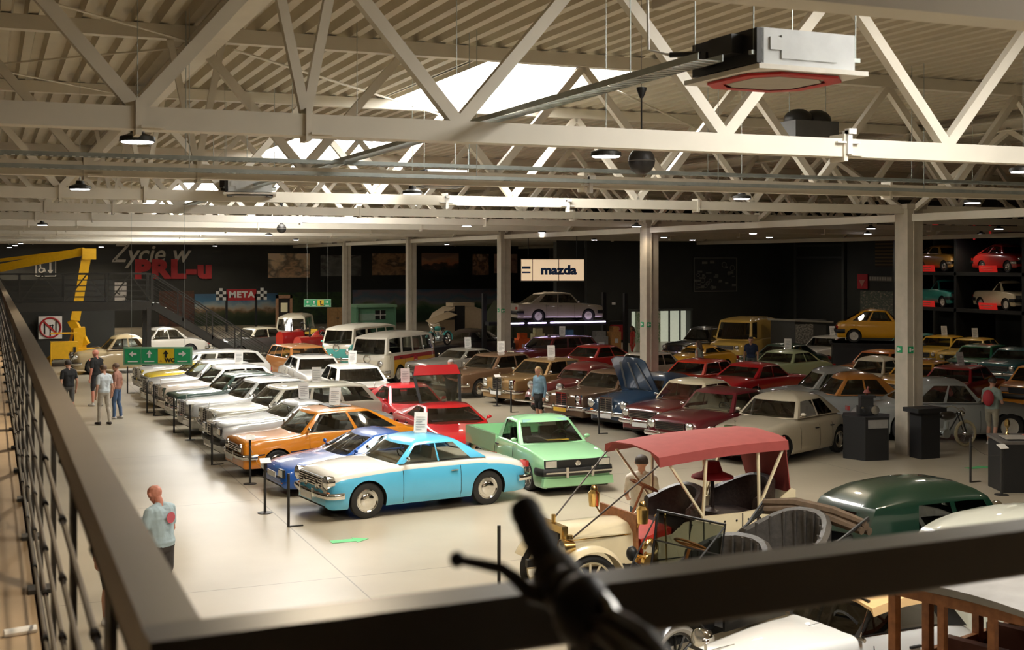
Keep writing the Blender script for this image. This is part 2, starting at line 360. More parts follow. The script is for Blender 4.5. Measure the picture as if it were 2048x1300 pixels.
# bracket fittings on the chords
for i,(px,py,a) in enumerate(((1695,285,TR0),(1180,370,TR0+TS),(893,405,TR0+2*TS),(1135,412,TR0+2*TS))):
    c = onA(px,py,a-.12); t = tag(MB().box((0,0,0),(.3,.06,.02)).box((0,0,.0),(.06,.1,.26)).box((.02,-.03,.12),(.1,.08,.06)).build('chord_bracket', WHITE), 'white bracket clamped on a truss chord', 'bracket', 'brackets on truss chords')
    t.location = c

# ---------------------------------------------------------------- gallery with railings
MZ = 3.1; RT = EYE-.5
GALF = M('gallery_floor', (.42,.31,.20), .6, var=.12, scale=2)
RAILM = M('rail_paint', (.13,.11,.085), .38, .2, var=.06, scale=5)
RAILD = M('rail_dark', (.03,.027,.024), .5, .2)
m = MB(); m.box((16,-3.6,MZ-.15),(46,11.0,.3)); m.box((-3.4,25.9,MZ-.15),(7.2,48.0,.3))
g = struct('floor_gallery', m, GALF)
struct('trim_1', MB().box((.22,26,MZ-.2),(.02,48.3,.44)).box((20,1.92,MZ-.2),(39.6,.02,.44)), RAILD)
def rail_run(p, q, label, nrods, posts, name='gallery_railing', top=(.08,.08), hm=None):
    p = Vector(p); q = Vector(q); d = (q-p).normalized(); L = (q-p).length; h = RT-MZ
    t = thing(name, label, 'railing', p)
    MB().bar((0,0,h-top[1]/2), Vector(q-p)+Vector((0,0,h-top[1]/2)), top[0], top[1]).build('handrail', hm or RAILM, t)
    r = Vector((d.y,-d.x,0))
    pm = MB().bar((0,0,0),(0,0,h-top[1]),.014,.15,up=tuple(d)).bar(r*.0,r*.0+Vector((0,0,.02)),.12,.12).mesh('post', RAILD)
    for s_ in posts: obj('post', pm, t, d*s_)
    for i in range(nrods):
        z = .12+(h-.22)*i/(nrods-1); MB().tube([Vector((0,0,z))-r*.03, (q-p)+Vector((0,0,z))-r*.03],.008,6).build('rod', RAILM, t)
        cl = MB()
        for s_ in posts: cl.tube([d*(s_-.02)-r*.03+Vector((0,0,z)), d*(s_+.02)-r*.03+Vector((0,0,z))], .012, 6)
        cl.build('rod_clamp', RAILD, t)['kind'] = 'stuff'
    return t
cpt = at(352,1262,RT); A0 = cpt.y; B0 = cpt.x
rail_run((B0,A0+.0401,MZ),(B0,49.4,MZ),'long brown steel handrail with thin rods along the left walkway',6,[.95+1.25*i for i in range(38)])
fe = at(2048,1049,RT); fd = (Vector((fe.x,fe.y,0))-Vector((B0,A0,0))).normalized(); fq = Vector((B0-.04,A0,MZ))+fd*22
rail_run((B0-.04,A0,MZ),tuple(fq),'dark steel handrail crossing the near edge of the gallery',6,[1.9+1.9*i for i in range(11)], hm=M('rail_front',(.055,.048,.04),.32,.2,var=.06,scale=5))
# strip of trim lying on the walkway
c_ = at(58,1262,MZ+.018); tag(MB().tube([(-.10,-.0,0),(.03,.03,0)],.018,8).build('paper_roll', WHITE), 'small white roll lying on the walkway floor', 'roll').location = c_

# ---------------------------------------------------------------- footbridge and stairs
BA = 50.6
def onBr(px,py): return onA(px,py,BA)
bx1 = onBr(303,600).x
t = thing('footbridge', 'dark steel footbridge with lattice railing crossing the aisle', 'bridge', (0,BA,0))
xs0 = -3.0
BRG = M('bridge_steel', (.045,.042,.036), .5, .3)
MB().box(((xs0+bx1)/2,.75,MZ-.1),(bx1-xs0,1.5,.1)).build('deck', BRG, t)
for s_ in (0,1.5): MB().box(((xs0+bx1)/2,s_,MZ-.15),(bx1-xs0,.08,.34)).build('side_beam', BRG, t)
for s_ in (0.,1.5):
    MB().box(((xs0+bx1)/2,s_,RT),(bx1-xs0,.06,.06)).build('handrail', BRG, t)
    for k in range(4): MB().box(((xs0+bx1)/2,s_,MZ+.2+.22*k),(bx1-xs0,.025,.025)).build('rail_bar', BRG, t)
    x = bx1; 
    while x > xs0:
        MB().box((x,s_,(MZ+RT)/2),(.06,.06,RT-MZ)).build('post', BRG, t)
        if s_ == 0.: MB().bar((x,-.03,MZ),(x-.8,-.03,RT),.05).build('diagonal', BRG, t); MB().bar((x-.8,-.03,RT),(x-1.6,-.03,MZ),.05).build('diagonal', BRG, t)
        x -= 1.6
for s_ in (0.,1.5): MB().box((bx1-.1,s_,MZ/2-.1),(.16,.16,MZ-.2)).build('pillar', BRG, t)
tm = MB().box((0,0,0),(.9,.01,.1)); ltr = M('letter_pale',(.55,.52,.46),.6)
t2 = thing('staircase', 'dark steel staircase leading down from the footbridge', 'stairs', (bx1+.055,BA,0))
run = 4.6
for s_ in (0.02,1.48):
    MB().bar((0,s_,MZ-.12),(run,s_,.16),.05,.3).build('stringer', BRG, t2)
    MB().bar((0,s_,RT),(run,s_,1.16),.05).build('handrail', BRG, t2)
    for k in range(4): MB().bar((0,s_,MZ+.2+.22*k),(run,s_,.26+.22*k),.022).build('rail_bar', BRG, t2)
    for k in range(5): f_ = k/4; z_ = MZ*(1-f_)+.05*f_; MB().box((run*f_,s_,z_+.55),(.05,.05,1.1)).build('post', BRG, t2)
trd = MB().box((0,.75,0),(.26,1.42,.035)).mesh('tread', BRG)
for k in range(17): f_ = (k+.5)/17; obj('tread', trd, t2, (run*f_,0,MZ*(1-f_)+.02))
# ---------------------------------------------------------------- cars
def pchip(pts):
    xs = np.array([p[0] for p in pts], float); ys = np.array([p[1] for p in pts], float)
    h = np.diff(xs); d = np.diff(ys)/h; m = np.zeros(len(xs)); m[0] = d[0]; m[-1] = d[-1]
    for i in range(1,len(xs)-1):
        if d[i-1]*d[i] > 0: w1 = 2*h[i]+h[i-1]; w2 = h[i]+2*h[i-1]; m[i] = (w1+w2)/(w1/d[i-1]+w2/d[i])
    def f(x):
        x = min(max(x, xs[0]), xs[-1]); i = min(int(np.searchsorted(xs, x, 'right'))-1, len(xs)-2); t = (x-xs[i])/h[i]
        return float(ys[i]*(1+2*t)*(1-t)**2 + h[i]*m[i]*t*(1-t)**2 + ys[i+1]*t*t*(3-2*t) + h[i]*m[i+1]*t*t*(t-1))
    return f
WCACHE = {}
def wheel_mesh(r, tw, kind):
    k = (round(r,2), round(tw,2), kind)
    if k in WCACHE: return WCACHE[k]
    ri = r*.66 if kind != 'lowprofile' else r*.76; h = tw/2
    t = MB().lathe([(ri*.9,-h*.6),(ri,-h*.9),(r*.9,-h),(r*.985,-h*.8),(r,-h*.3),(r,h*.3),(r*.985,h*.8),(r*.9,h),(ri,h*.9),(ri*.9,h*.6)], 28, axis='Y').mesh('wheel', RUBBER)
    o = h*.8; rim = MB()
    if kind == 'cap':       # chrome hub cap on a painted disc
        rim.lathe([(ri*1.02,o),(ri*.95,o*1.05),(ri*.85,o*.75),(ri*.62,o*.8),(ri*.6,o*1.15),(ri*.35,o*1.5),(ri*.12,o*1.4),(0,o*1.45)], 24, axis='Y'); mats = [CHROME]
    elif kind in ('alloy','lowprofile'):
        rim.lathe([(ri*1.03,o*1.05),(ri*.97,o*1.1),(ri*.93,o*.8),(ri*.9,-h*.3),(0,-h*.35)], 28, axis='Y', mi=0)
        n = 10 if kind == 'lowprofile' else 5
        for i in range(n): a = 2*pi*i/n; rim.bar((ri*.12*cos(a),o*.7,ri*.12*sin(a)),(ri*.93*cos(a),o*.9,ri*.93*sin(a)), ri*(.1 if n>5 else .22), .03, up=(0,1,0))
        rim.lathe([(ri*.22,o*.7),(ri*.2,o*1.0),(0,o*1.0)], 12, axis='Y'); mats = [CHROME if kind=='lowprofile' else REFL]
    elif kind == 'dark':
        rim.lathe([(ri*1.02,o),(ri*.9,o*.6),(ri*.6,o*.7),(ri*.3,o*1.1),(0,o*1.1)], 20, axis='Y'); mats = [M('rim_grey',(.2,.2,.2),.4,.5)]
    else:                   # painted steel disc, pale
        rim.lathe([(ri*1.02,o),(ri*.95,o*1.05),(ri*.85,o*.7),(ri*.5,o*.85),(ri*.3,o*.7),(ri*.25,o*1.2),(0,o*1.3)], 20, axis='Y'); mats = [M('rim_white',(.68,.64,.56),.4)]
    rm = rim.mesh('hubcap', mats); WCACHE[k] = (t, rm); return WCACHE[k]
LEATHER = M('interior_dark', (.02,.018,.016), .6); TAN = M('interior_tan', (.35,.22,.12), .6); CREAMI = M('interior_cream', (.55,.48,.36), .6); REDI = M('interior_red',(.3,.03,.02),.6); GREYI = M('interior_grey',(.2,.2,.19),.7)
GOLDP = M('plate_yellow', (.75,.45,.05), .5); PLATE = M('number_plate', (.6,.6,.58), .5)
D = dict(L=4.5,W=1.74,H=1.42,wb=2.65,fo=.8,wr=.315,sill=.2,top=[(0,.80),(.02,.86),(.28,.95),(.32,.97),(.75,.98),(.80,.97),(1,.88)],gh=(.31,.40,.68,.77),
  segs=[('p',.05),('w',.42),('p',.035),('w',.36),('p',.10)],plan=[(0,.90),(.08,.96),(.3,1),(.7,1),(.93,.96),(1,.9)],r=.06,crown=.03,rn=(.07,.08),pl=.93,tp=.83,dome=.06,
  bow=.16,trim=False,mat2=None,split=99,roof=None,seat=LEATHER,wheel='cap',bump='chrome',grille='wide',lights='round',nlights=2,lz=.66,ly=.60,lr=.09,strip=None,seams=(.345,.54,.70),lod=1,
  glass=GLASS,mirror=True,plate=PLATE,tail='box',prof=[.93,.975,.995,1,.998,.985,.965],hood=None,rear_drop=.03,rg=(.88,.05,.9),gz=None,bz=.46,gw=.9,wide=.0)
def S(base=None, **k): d = dict(D); d.update(base or {}); d.update(k); return d
W115 = S(L=4.68,W=1.77,H=1.44,wb=2.75,trim=True,grille='tall',lights='tallrect',lz=.7,ly=.72,strip=.45)
SEDAN = S(L=4.3,W=1.64,H=1.40,wb=2.5,fo=.75,wr=.29,trim=True,strip=.55)
FIFTIES = S(L=4.39,W=1.72,H=1.37,wb=2.6,fo=.76,wr=.325,top=[(0,.70),(.02,.82),(.10,.90),(.33,.96),(.70,.96),(.80,.94),(.95,.82),(1,.72)],gh=(.335,.42,.63,.75),r=.12,rn=(.14,.14),dome=.08,bow=.22,trim=True,
   segs=[('p',.045),('w',.42),('p',.03),('w',.40),('p',.10)],plan=[(0,.86),(.06,.95),(.25,1),(.75,1),(.92,.95),(1,.82)],lz=.68,ly=.68,lr=.1)
PONT = S(L=4.46,W=1.74,H=1.55,wb=2.65,fo=.78,wr=.33,top=[(0,.68),(.03,.86),(.12,.95),(.32,1.03),(.72,1.03),(.84,.97),(.95,.84),(1,.72)],gh=(.325,.41,.66,.79),r=.2,crown=.06,rn=(.2,.2),dome=.13,bow=.2,trim=False,tp=.8,
   plan=[(0,.78),(.06,.92),(.25,1),(.75,1),(.92,.93),(1,.76)],grille='tall',lz=.72,ly=.70,lr=.11,segs=[('p',.06),('w',.37),('p',.04),('w',.33),('p',.20)],rg=(.72,.2,.85))
SPORT = S(L=4.2,W=1.76,H=1.17,wb=2.45,fo=.85,wr=.30,sill=.16,top=[(0,.46),(.03,.56),(.3,.76),(.37,.82),(.7,.86),(.85,.86),(.97,.80),(1,.74)],gh=(.32,.48,.63,.86),r=.1,rn=(.14,.1),dome=.05,bow=.22,tp=.76,
   segs=[('p',.05),('w',.6),('p',.35)],wheel='alloy',bump='none',grille='low',lights='none',plan=[(0,.80),(.08,.94),(.3,1),(.8,1),(1,.93)],seams=(.40,.66))
HATCH = S(L=4.0,W=1.65,H=1.36,wb=2.45,fo=.75,wr=.29,top=[(0,.72),(.02,.77),(.27,.87),(.6,.9),(.93,.9),(1,.82)],gh=(.265,.37,.74,.97),r=.05,rn=(.06,.06),grille='dark',lights='rect',bump='black',wheel='dark',trim=False,
   segs=[('p',.05),('w',.44),('p',.04),('w',.34),('p',.13)])
MINI = S(L=3.05,W=1.38,H=1.33,wb=1.84,fo=.57,wr=.265,top=[(0,.68),(.03,.76),(.28,.86),(.8,.88),(.92,.86),(1,.76)],gh=(.27,.38,.68,.90),r=.05,rn=(.07,.07),grille='none',lights='rect',lz=.6,bump='black',wheel='pale',
   segs=[('p',.06),('w',.46),('p',.05),('w',.30),('p',.13)],seams=(.31,.6))
BUBBLE = S(MINI, L=3.3, r=.14, rn=(.16,.18), dome=.11, lights='round', bump='chrome', top=[(0,.58),(.04,.74),(.28,.88),(.8,.9),(.93,.8),(1,.62)], gh=(.27,.36,.62,.86))
WAGON = S(W115, top=[(0,.80),(.02,.86),(.28,.95),(.32,.97),(.9,.98),(1,.93)],gh=(.31,.40,.90,.985),segs=[('p',.04),('w',.29),('p',.03),('w',.26),('p',.03),('w',.27),('p',.06)],seams=(.345,.5,.64))
BUS = S(L=4.28,W=1.74,H=1.94,wb=2.4,fo=1.05,wr=.33,top=[(0,1.06),(.02,1.13),(.1,1.15),(.9,1.15),(.98,1.13),(1,1.06)],gh=(.03,.075,.94,.975),r=.07,rn=(.16,.16),dome=.16,bow=.12,pl=.955,tp=.88,crown=.02,
   segs=[('p',.04),('w',.2),('p',.04),('w',.18),('p',.03),('w',.18),('p',.03),('w',.18),('p',.06)],grille='vee',lz=.78,ly=.66,lr=.11,wheel='pale',plan=[(0,.86),(.05,.95),(.15,1),(.85,1),(.95,.95),(1,.86)],seams=(.08,.30,.5),mirror=True)
VAN = S(L=4.3,W=1.82,H=2.15,wb=2.6,fo=.85,wr=.34,sill=.3,top=[(0,.9),(.04,1.04),(.18,1.14),(.24,1.17),(.9,1.18),(1,1.15)],gh=(.22,.29,.975,.99),r=.12,rn=(.2,.06),dome=.14,bow=.2,pl=.96,tp=.92,
   segs=[('p',.03),('w',.17),('p',.80)],lz=.85,wheel='pale',seams=(.26,.42))
def car(label, pos, deg, s, col, name='vintage_car', z=0., group=None, cat='car', metal=0., extra=None):
    L,W,H = s['L'],s['W'],s['H']; lod = s['lod']
    pm = paint(col, metal) if isinstance(col, tuple) else col
    root = thing(name, label, cat, (pos[0],pos[1],z), radians(deg), group); root['spec'] = ''
    del root['spec']
    zt = pchip(s['top']); pw = pchip(s['plan']); sill = s['sill']; wr = s['wr']; xf = L/2-s['fo']; xr_ = xf-s['wb']; ra = wr*1.14
    U = lambda x: (L/2-x)/L
    X = lambda u: L/2-u*L
    # stations
    xs = set(np.linspace(-L/2+.25, L/2-.25, 30 if lod < 2 else 20).round(4))
    for e,rn,sg in ((L/2,s['rn'][0],1),(-L/2,s['rn'][1],-1)):
        for k in range(6): xs.add(round(e-sg*rn*(1-cos(pi/2*k/5)),4))
        xs.add(round(e-sg*(rn+.08),4))
    for xw in (xf,xr_):
        xs = {x for x in xs if abs(abs(x-xw)-ra) > .02}
        for k in (1.004,.998,.97,.9,.75,.5,.25,0):
            xs.add(round(xw+ra*k,4)); xs.add(round(xw-ra*k,4))
    xs = sorted(xs, reverse=True)
    FL = [0,.1,.25,.45,.65,.85,1.]; PF = pchip(list(zip(FL, s['prof'])))
    uA0,uA1,uR1,uR0 = s['gh'] or (2,2,2,2)
    def sect(x):
        u = U(x); w = W/2*pw(u); t = zt(u); ins = 0.
        for e,rn in ((L/2-x,s['rn'][0]),(x+L/2,s['rn'][1])):
            if e < rn: ins = max(ins, rn*(1-sqrt(max(0,1-(1-e/rn)**2))))
        w -= ins*.8; t -= ins*.9; zb = sill+ins*.5; r = min(s['r'], .4*(t-zb)); cr = s['crown'] if not (uA0 < u < uR0) else .012
        zs = t-cr-r
        for xw in (xf,xr_):
            dx = abs(x-xw)
            if dx < ra: zb = max(zb, wr+sqrt(ra*ra-dx*dx))
        zb = min(zb, zs-.02)
        pts = [(0.,zb)]
        for f in FL:
            z_ = max(zb, sill+f*(zs-sill)); pts.append((w*PF((z_-sill)/(zs-sill)), z_))
        ws = pts[-1][0]
        for a in (35,65,90): pts.append((ws-r*(1-cos(radians(a))), zs+r*sin(radians(a))))
        pts += [((ws-r)*.5, zs+r+cr*.75), (0., zs+r+cr)]
        return pts
    mb = MB(); rings = []
    for x in xs:
        h = sect(x); rings.append([(x,y,z_) for y,z_ in h]+[(x,-y,z_) for y,z_ in h[-2:0:-1]])
    n = len(rings[0]); K = len(h)-1; vs = [p for r in rings for p in r]; mb.v = vs
    for i in range(len(rings)-1):
        um = U((xs[i]+xs[i+1])/2)
        for j in range(n):
            k = j if j < K else n-1-j
            mi = 1 if k == 0 else (3 if k >= s['split'] else 0)
            if k >= 10 and uA0+.02 < um < uR0-.02: mi = 2
            mb.f.append((i*n+j,(i+1)*n+j,(i+1)*n+(j+1)%n,i*n+(j+1)%n)); mb.m.append(mi)
    mb.f.append(tuple(range(n-1,-1,-1))); mb.m.append(0); mb.f.append(tuple(range((len(rings)-1)*n,len(rings)*n))); mb.m.append(0)
    m2 = s['mat2'] or pm
    body = mb.build('body', [pm,UNDER,s['seat'],m2], root, merge=.0008, ang=40)
    def surf(x, f):               # a point on the near flank
        pts = sect(x); zs = pts[7][1]; z_ = max(pts[1][1], sill+f*(zs-sill)); 
        w = pts[4][0]; return pts[4][0] if False else (W/2*pw(U(x))*PF((z_-sill)/max(.05,zs-sill)), z_)
    # greenhouse
    if s['gh']:
        rp = s['roof'] or pm
        dome = s['dome']; ze = H-dome; half = []
        yl = lambda x: s['pl']*W/2*pw(U(x))
        yum = s['pl']*W/2*s['tp']
        def P2(xl,xu,ylf,yuf,kl,ku,kind):
            zl = zt(U(xl))-.015-s['crown']*.3; zu = ze-(s['rear_drop'] if ku > .92 else (.02 if ku < .08 else 0))
            half.append(((xl,ylf,zl),(xu,yuf,zu),kind))
        xA0,xA1,xR1,xR0 = X(uA0),X(uA1),X(uR1),X(uR0)
        for yf,kind in ((0,'F'),(.45,'F'),(.9,'p')):
            P2(xA0+s['bow']*(1-yf*yf), xA1+s['bow']*.55*(1-yf*yf), yl(xA0)*yf, yum*.94*yf, 0,0, kind)
        tot = sum(w for _,w in s['segs']); t = 0.; wi = 0
        for kd,w in s['segs']:
            sub = 2 if kd == 'w' else 1
            for q_ in range(sub):
                tt = (t+w*q_/sub)/tot; xl = xA0+(xR0-xA0)*tt; xu = xA1+(xR1-xA1)*tt
                P2(xl,xu,yl(xl),yum*(.94+.06*sin(pi*min(1,tt*1.6)/2) - (.05*max(0,(tt-.6)/.4))),tt,tt,'S%d' % wi if kd == 'w' else 'p')
            if kd == 'w': wi += 1
            t += w
        rb = s['bow']*.5
        for yf,kind in ((1.,'p'),(s['rg'][0],'R'),(s['rg'][0]*.5,'R'),(0,'R')):
            P2(xR0-rb*(1-yf*yf), xR1-rb*.5*(1-yf*yf), yl(xR0)*yf, yum*.95*yf, 1,1, kind)
        Hn = len(half); full = half+[((a[0],-a[1],a[2]),(b[0],-b[1],b[2]),None) for a,b,_ in half[-2:0:-1]]
        kinds = [h_[2] for h_ in half[:-1]]; kinds = kinds+kinds[::-1]; N = len(full)
        V = (0,.05,.9,1.)
        def lp(i,v):
            a,b,_ = full[i%N]; bul = 1+.035*sin(pi*v); q_ = [a[j]+(b[j]-a[j])*v for j in range(3)]; q_[1] *= bul; return tuple(q_)
        cab = MB(); wins = {}
        for i in range(N):
            kd = kinds[i]
            V = (0,s['rg'][1],s['rg'][2],1.) if kd == 'R' else (0,.05,.9,1.)
            for r_ in range(3):
                quad = [lp(i,V[r_]),lp(i+1,V[r_]),lp(i+1,V[r_+1]),lp(i,V[r_+1])]
                if kd != 'p' and r_ == 1:
                    w = wins.setdefault((kd, 0 if kd in 'FR' else (i < Hn-1)), MB()); 
                    mid = [tuple((quad[0][j]+quad[3][j])/2 for j in range(3)), tuple((quad[1][j]+quad[2][j])/2 for j in range(3))]
                    w.add(quad,[(0,1,2,3)])
                else: cab.add(quad,[(0,1,2,3)], 1 if (s['trim'] and kd != 'p' and r_ == 0) else 0)
        cx = (xA1+xR1)/2; loops = [[lp(i,1.) for i in range(N)]]
        for sc_ in (.955,.85,.65,.35,.12):
            loops.append([(cx+(p_[0]-cx)*sc_, p_[1]*sc_, p_[2]+(dome+(ze-p_[2])*.6)*(1-sc_**3.2)) for p_ in loops[0]])
        for q_ in range(len(loops)-1):
            cab.loft([loops[q_],loops[q_+1]], 0, closed=True)
        cab.add(loops[-1],[tuple(range(N))],0)
        cab.build('cabin', [rp,CHROME], root, merge=.0008, ang=50)
        for (kd,sd),w in wins.items():
            nm = {'F':'windshield','R':'rear_window'}.get(kd,'side_window'); w.build(nm, s['glass'], root, merge=.0008)
        # interior
        if lod < 2:
            bz = zt(U(0))
            xs_ = xA1-.25
            for sy in (-1,1): MB().box((xs_-.2,sy*W*.2,bz+.02),(.12,W*.3,.34),0,0,0,-.15,.85).build('seat', s['seat'], root)
            xb = xs_-.95
            if xb > xR1-.1: MB().box((xb,0,bz+.0),(.14,W*.68,.28),0,0,0,-.18,.92).build('rear_bench', s['seat'], root)
            c = Vector((xA1+.08,W*.2,bz+.03)); MB().tube([c+Vector((.09*sin(a),.17*cos(a),.15*sin(a))) for a in np.linspace(0,2*pi,17)[:-1]], .012, 6, closed=True).bar(c+Vector((.0,-.16,0)),c+Vector((0,.16,0)),.02).build('steering_wheel', BLACK, root)
            MB().box((xA0-.16,0,zt(uA0+.03)+.0),(.24,W*.7,.05)).build('dashboard', s['seat'], root)
        if s['mirror']:
            for sy in (-1,1):
                MB().ell((xA0-.12,sy*(yl(xA0)+.09),zt(uA0)+.07),(.035,.07,.045),10,6).bar((xA0-.12,sy*(yl(xA0)-.02),zt(uA0)-.0),(xA0-.12,sy*(yl(xA0)+.07),zt(uA0)+.05),.02).build('wing_mirror', CHROME if s['trim'] else pm, root)
    # wheels
    tm, rm = wheel_mesh(wr, .17 if wr < .36 else .2, s['wheel'])
    for xw in (xf,xr_):
        for sy in (-1,1):
            o = obj('wheel', tm, root, (xw, sy*(W/2*.965-.09), wr), (0,0,0 if sy > 0 else pi)); obj('hubcap', rm, o)
    # bumpers
    if s['bump'] != 'none':
        bm_ = {'chrome':CHROME,'black':BLACK,'body':pm}[s['bump']]
        for sg,e in ((1,0),(-1,1)):
            rows = []; hw = W/2*.98
            pl_ = [(-1,-.28),(-1,-.1)]+[(y,0) for y in (-.93,-.75,-.4,0,.4,.75,.93)]+[(1,-.1),(1,-.28)]
            for y,bk in pl_:
                x = L/2+.07+bk-.10*abs(y)**3*(1-W*.1); hh = .055 if s['bump'] == 'chrome' else .075
                yy = y*hw*(1.0)
                nrm = Vector((1,y*abs(y)*.8,0)).normalized() if bk > -.05 else Vector((.2,y,0)).normalized()
                c = Vector((x,yy,s['bz'])); rows.append([c+nrm*o_+Vector((0,0,z_)) for o_,z_ in ((-.03,-hh),(.012,-hh),(.03,-hh*.5),(.035,0),(.03,hh*.5),(.012,hh),(-.03,hh))])
            if sg < 0: rows = [[Vector((-p_.x,p_.y,p_.z)) for p_ in r] for r in rows]
            b = MB().loft(rows,0,closed=True,cap=True)
            if s['bump'] == 'chrome':
                for y in (-.35,.35): b.box((sg*(L/2+.09),y*hw,s['bz']+.02),(.05,.05,.17))
            b.build('bumper', bm_, root)
    # nose: lights, grille, plates
    xn = L/2-.015
    ly = s['ly']*W/2
    if s['lights'] == 'round':
        for sy in (-1,1):
            for q_ in range(1 if s['nlights'] == 2 else 2):
                y = sy*(ly-q_*.22); h_ = MB().lathe([(s['lr']*.9,-.12),(s['lr']*1.12,.0),(s['lr']*1.12,.03),(s['lr']*.95,.045)],18,(xn,y,s['lz']),'X').build('headlight', CHROME, root)
                MB().lathe([(s['lr']*.96,.03),(s['lr']*.7,.055),(0,.07)],18,(xn,y,s['lz']),'X').build('lens', REFL, h_)
    elif s['lights'] == 'tallrect':
        for sy in (-1,1):
            h_ = MB().box((xn-.01,sy*ly,s['lz']),(.08,.21,.30)).build('headlight', CHROME, root)
            MB().ell((xn+.02,sy*ly,s['lz']+.045),(.03,.09,.09),12,8).ell((xn+.02,sy*ly,s['lz']-.09),(.025,.085,.045),12,6).build('lens', REFL, h_)
    elif s['lights'] == 'rect':
        for sy in (-1,1):
            h_ = MB().box((xn,sy*ly,s['lz']),(.05,.27,.16)).build('headlight', BLACK, root); MB().box((xn+.02,sy*ly,s['lz']),(.03,.24,.13)).build('lens', REFL, h_)
    gz = s['gz'] or s['lz']-.02
    if s['grille'] == 'tall':
        g = MB().box((xn+.0,0,gz+.0),(.08,.40,.36)).build('grille', BLACK, root); f_ = MB().box((xn+.02,0,gz+.19),(.1,.44,.045)).box((xn+.02,0,gz-.17),(.09,.42,.025))
        for y in (-.21,.21,0): f_.box((xn+.03,y,gz),(.06,.03,.36))
        for q_ in range(5): f_.box((xn+.03,0,gz-.12+.06*q_),(.04,.4,.012))
        f_.build('chrome_frame', CHROME, g)
        MB().tube([(xn-.05,0,gz+.2),(xn-.05,0,gz+.31)],.006,6).tube([(xn-.05,.03*cos(a),gz+.33+.03*sin(a)) for a in np.linspace(0,2*pi,13)[:-1]],.005,5,closed=True).build('bonnet_ornament', CHROME, root)
    elif s['grille'] in ('wide','dark'):
        gw = ly*2-.28; g = MB().box((xn,0,gz),(.05,gw,.19)).build('grille', BLACK, root)
        if s['grille'] == 'wide':
            f_ = MB()
            for q_ in range(5): f_.box((xn+.03,0,gz-.085+.0425*q_),(.015,gw,.012))
            for y in (-1,1): f_.box((xn+.03,y*gw/2,gz),(.02,.015,.19))
            f_.build('chrome_frame', CHROME, g)
    elif s['grille'] == 'low': MB().box((xn-.02,0,.34),(.06,W*.5,.1)).build('grille', BLACK, root)
    elif s['grille'] == 'vee':
        MB().lathe([(.15,.0),(.16,.02),(.13,.035),(.12,.02)],20,(xn-.0,0,.95),'X').build('badge_ring', CHROME, root)
    if s['plate'] and lod < 2: MB().box((L/2+.11 if s['bump'] != 'none' else L/2+.01,0,s['bz']-.06),(.012,.5,.11)).build('number_plate', s['plate'], root)
    for sy in (-1,1):
        MB().box((-L/2+.02,sy*W*.36,s['lz']+.0),(.07,.22 if s['tail']=='box' else .1,.12 if s['tail']=='box' else .22)).build('tail_light', REDL, root)
        if lod < 2 and s['lights'] != 'none': MB().ell((xn-.02,sy*(ly+.0),s['lz']-.2),(.035,.07,.035),10,6).build('indicator', AMBER, root)
    # seams, handles, trim strips
    if lod < 2:
        se = MB()
        for u in s['seams']:
            x = X(u)
            if any(abs(x-xw) < ra+.02 for xw in (xf,xr_)): 
                xw = min((xf,xr_), key=lambda q_: abs(q_-x)); x = xw+(ra+.05)*(1 if x > xw else -1)
            pts = [surf(x,f) for f in (.06,.2,.4,.6,.8,.98)]
            for sy in (-1,1):
                for (y0,z0),(y1,z1) in zip(pts,pts[1:]): se.bar((x,sy*(y0+.001),z0),(x,sy*(y1+.001),z1),.009,.006,up=(0,1,0))
        se.build('door_seam', UNDER, root)
        for u in s['seams'][1:]:
            for sy in (-1,1): y,z_ = surf(X(u)+.14,.86); MB().box((X(u)+.14,sy*(y+.012),z_),(.15,.03,.022)).build('door_handle', CHROME if s['trim'] else BLACK, root)
        if s['strip']:
            st = MB()
            xx = [x for x in xs if -L/2+.12 < x < L/2-.12][::2]
            for sy in (-1,1):
                for a,b in zip(xx,xx[1:]):
                    ya,za = surf(a,s['strip']); yb,zb_ = surf(b,s['strip'])
                    if any(abs(q_-xw) < ra and za < wr+sqrt(ra*ra-(q_-xw)**2)+.02 for q_ in (a,b) for xw in (xf,xr_)): continue
                    st.bar((a,sy*(ya+.006),za),(b,sy*(yb+.006),zb_),.012,.022)
            if st.v: st.build('trim_strip', CHROME, root)
    if extra: extra(root, s, dict(X=X, zt=zt, pm=pm, surf=surf, H=H, L=L, W=W))
    return root
CARD_N = [0]
def card(carobj, s, label, dx=0., dy=0., yaw=0.3, z=None):
    R = Matrix.Rotation(carobj.rotation_euler[2],3,'Z'); u = (s['gh'][1]+s['gh'][2])/2
    p_ = Vector(carobj.location)+R @ Vector((s['L']/2-u*s['L']+dx, dy, 0)); p_.z = carobj.location.z+(z or s['H']-.006)
    t = thing('info_card', label, 'sign', p_, yaw)
    MB().box((0,0,.01),(.22,.16,.02)).build('foot', PAPER, t)
    g = MB().box((0,0,.21),(.26,.006,.38),rx=-.22).build('sheet', PAPER, t)
    m = MB(); 
    for k in range(6): m.box((0 if k%3 else -.03,-.006+.0,.08+.045*k+.0),(.18 if k%3 else .12,.003,.008),rx=-.22)
    for i in range(0,len(m.v)): x,y,z_ = m.v[i]; m.v[i] = (x, y-.005+ (z_-.21)*.223, z_)
    m.build('print_lines', M('print_grey',(.2,.2,.2),.8), g)
    return t
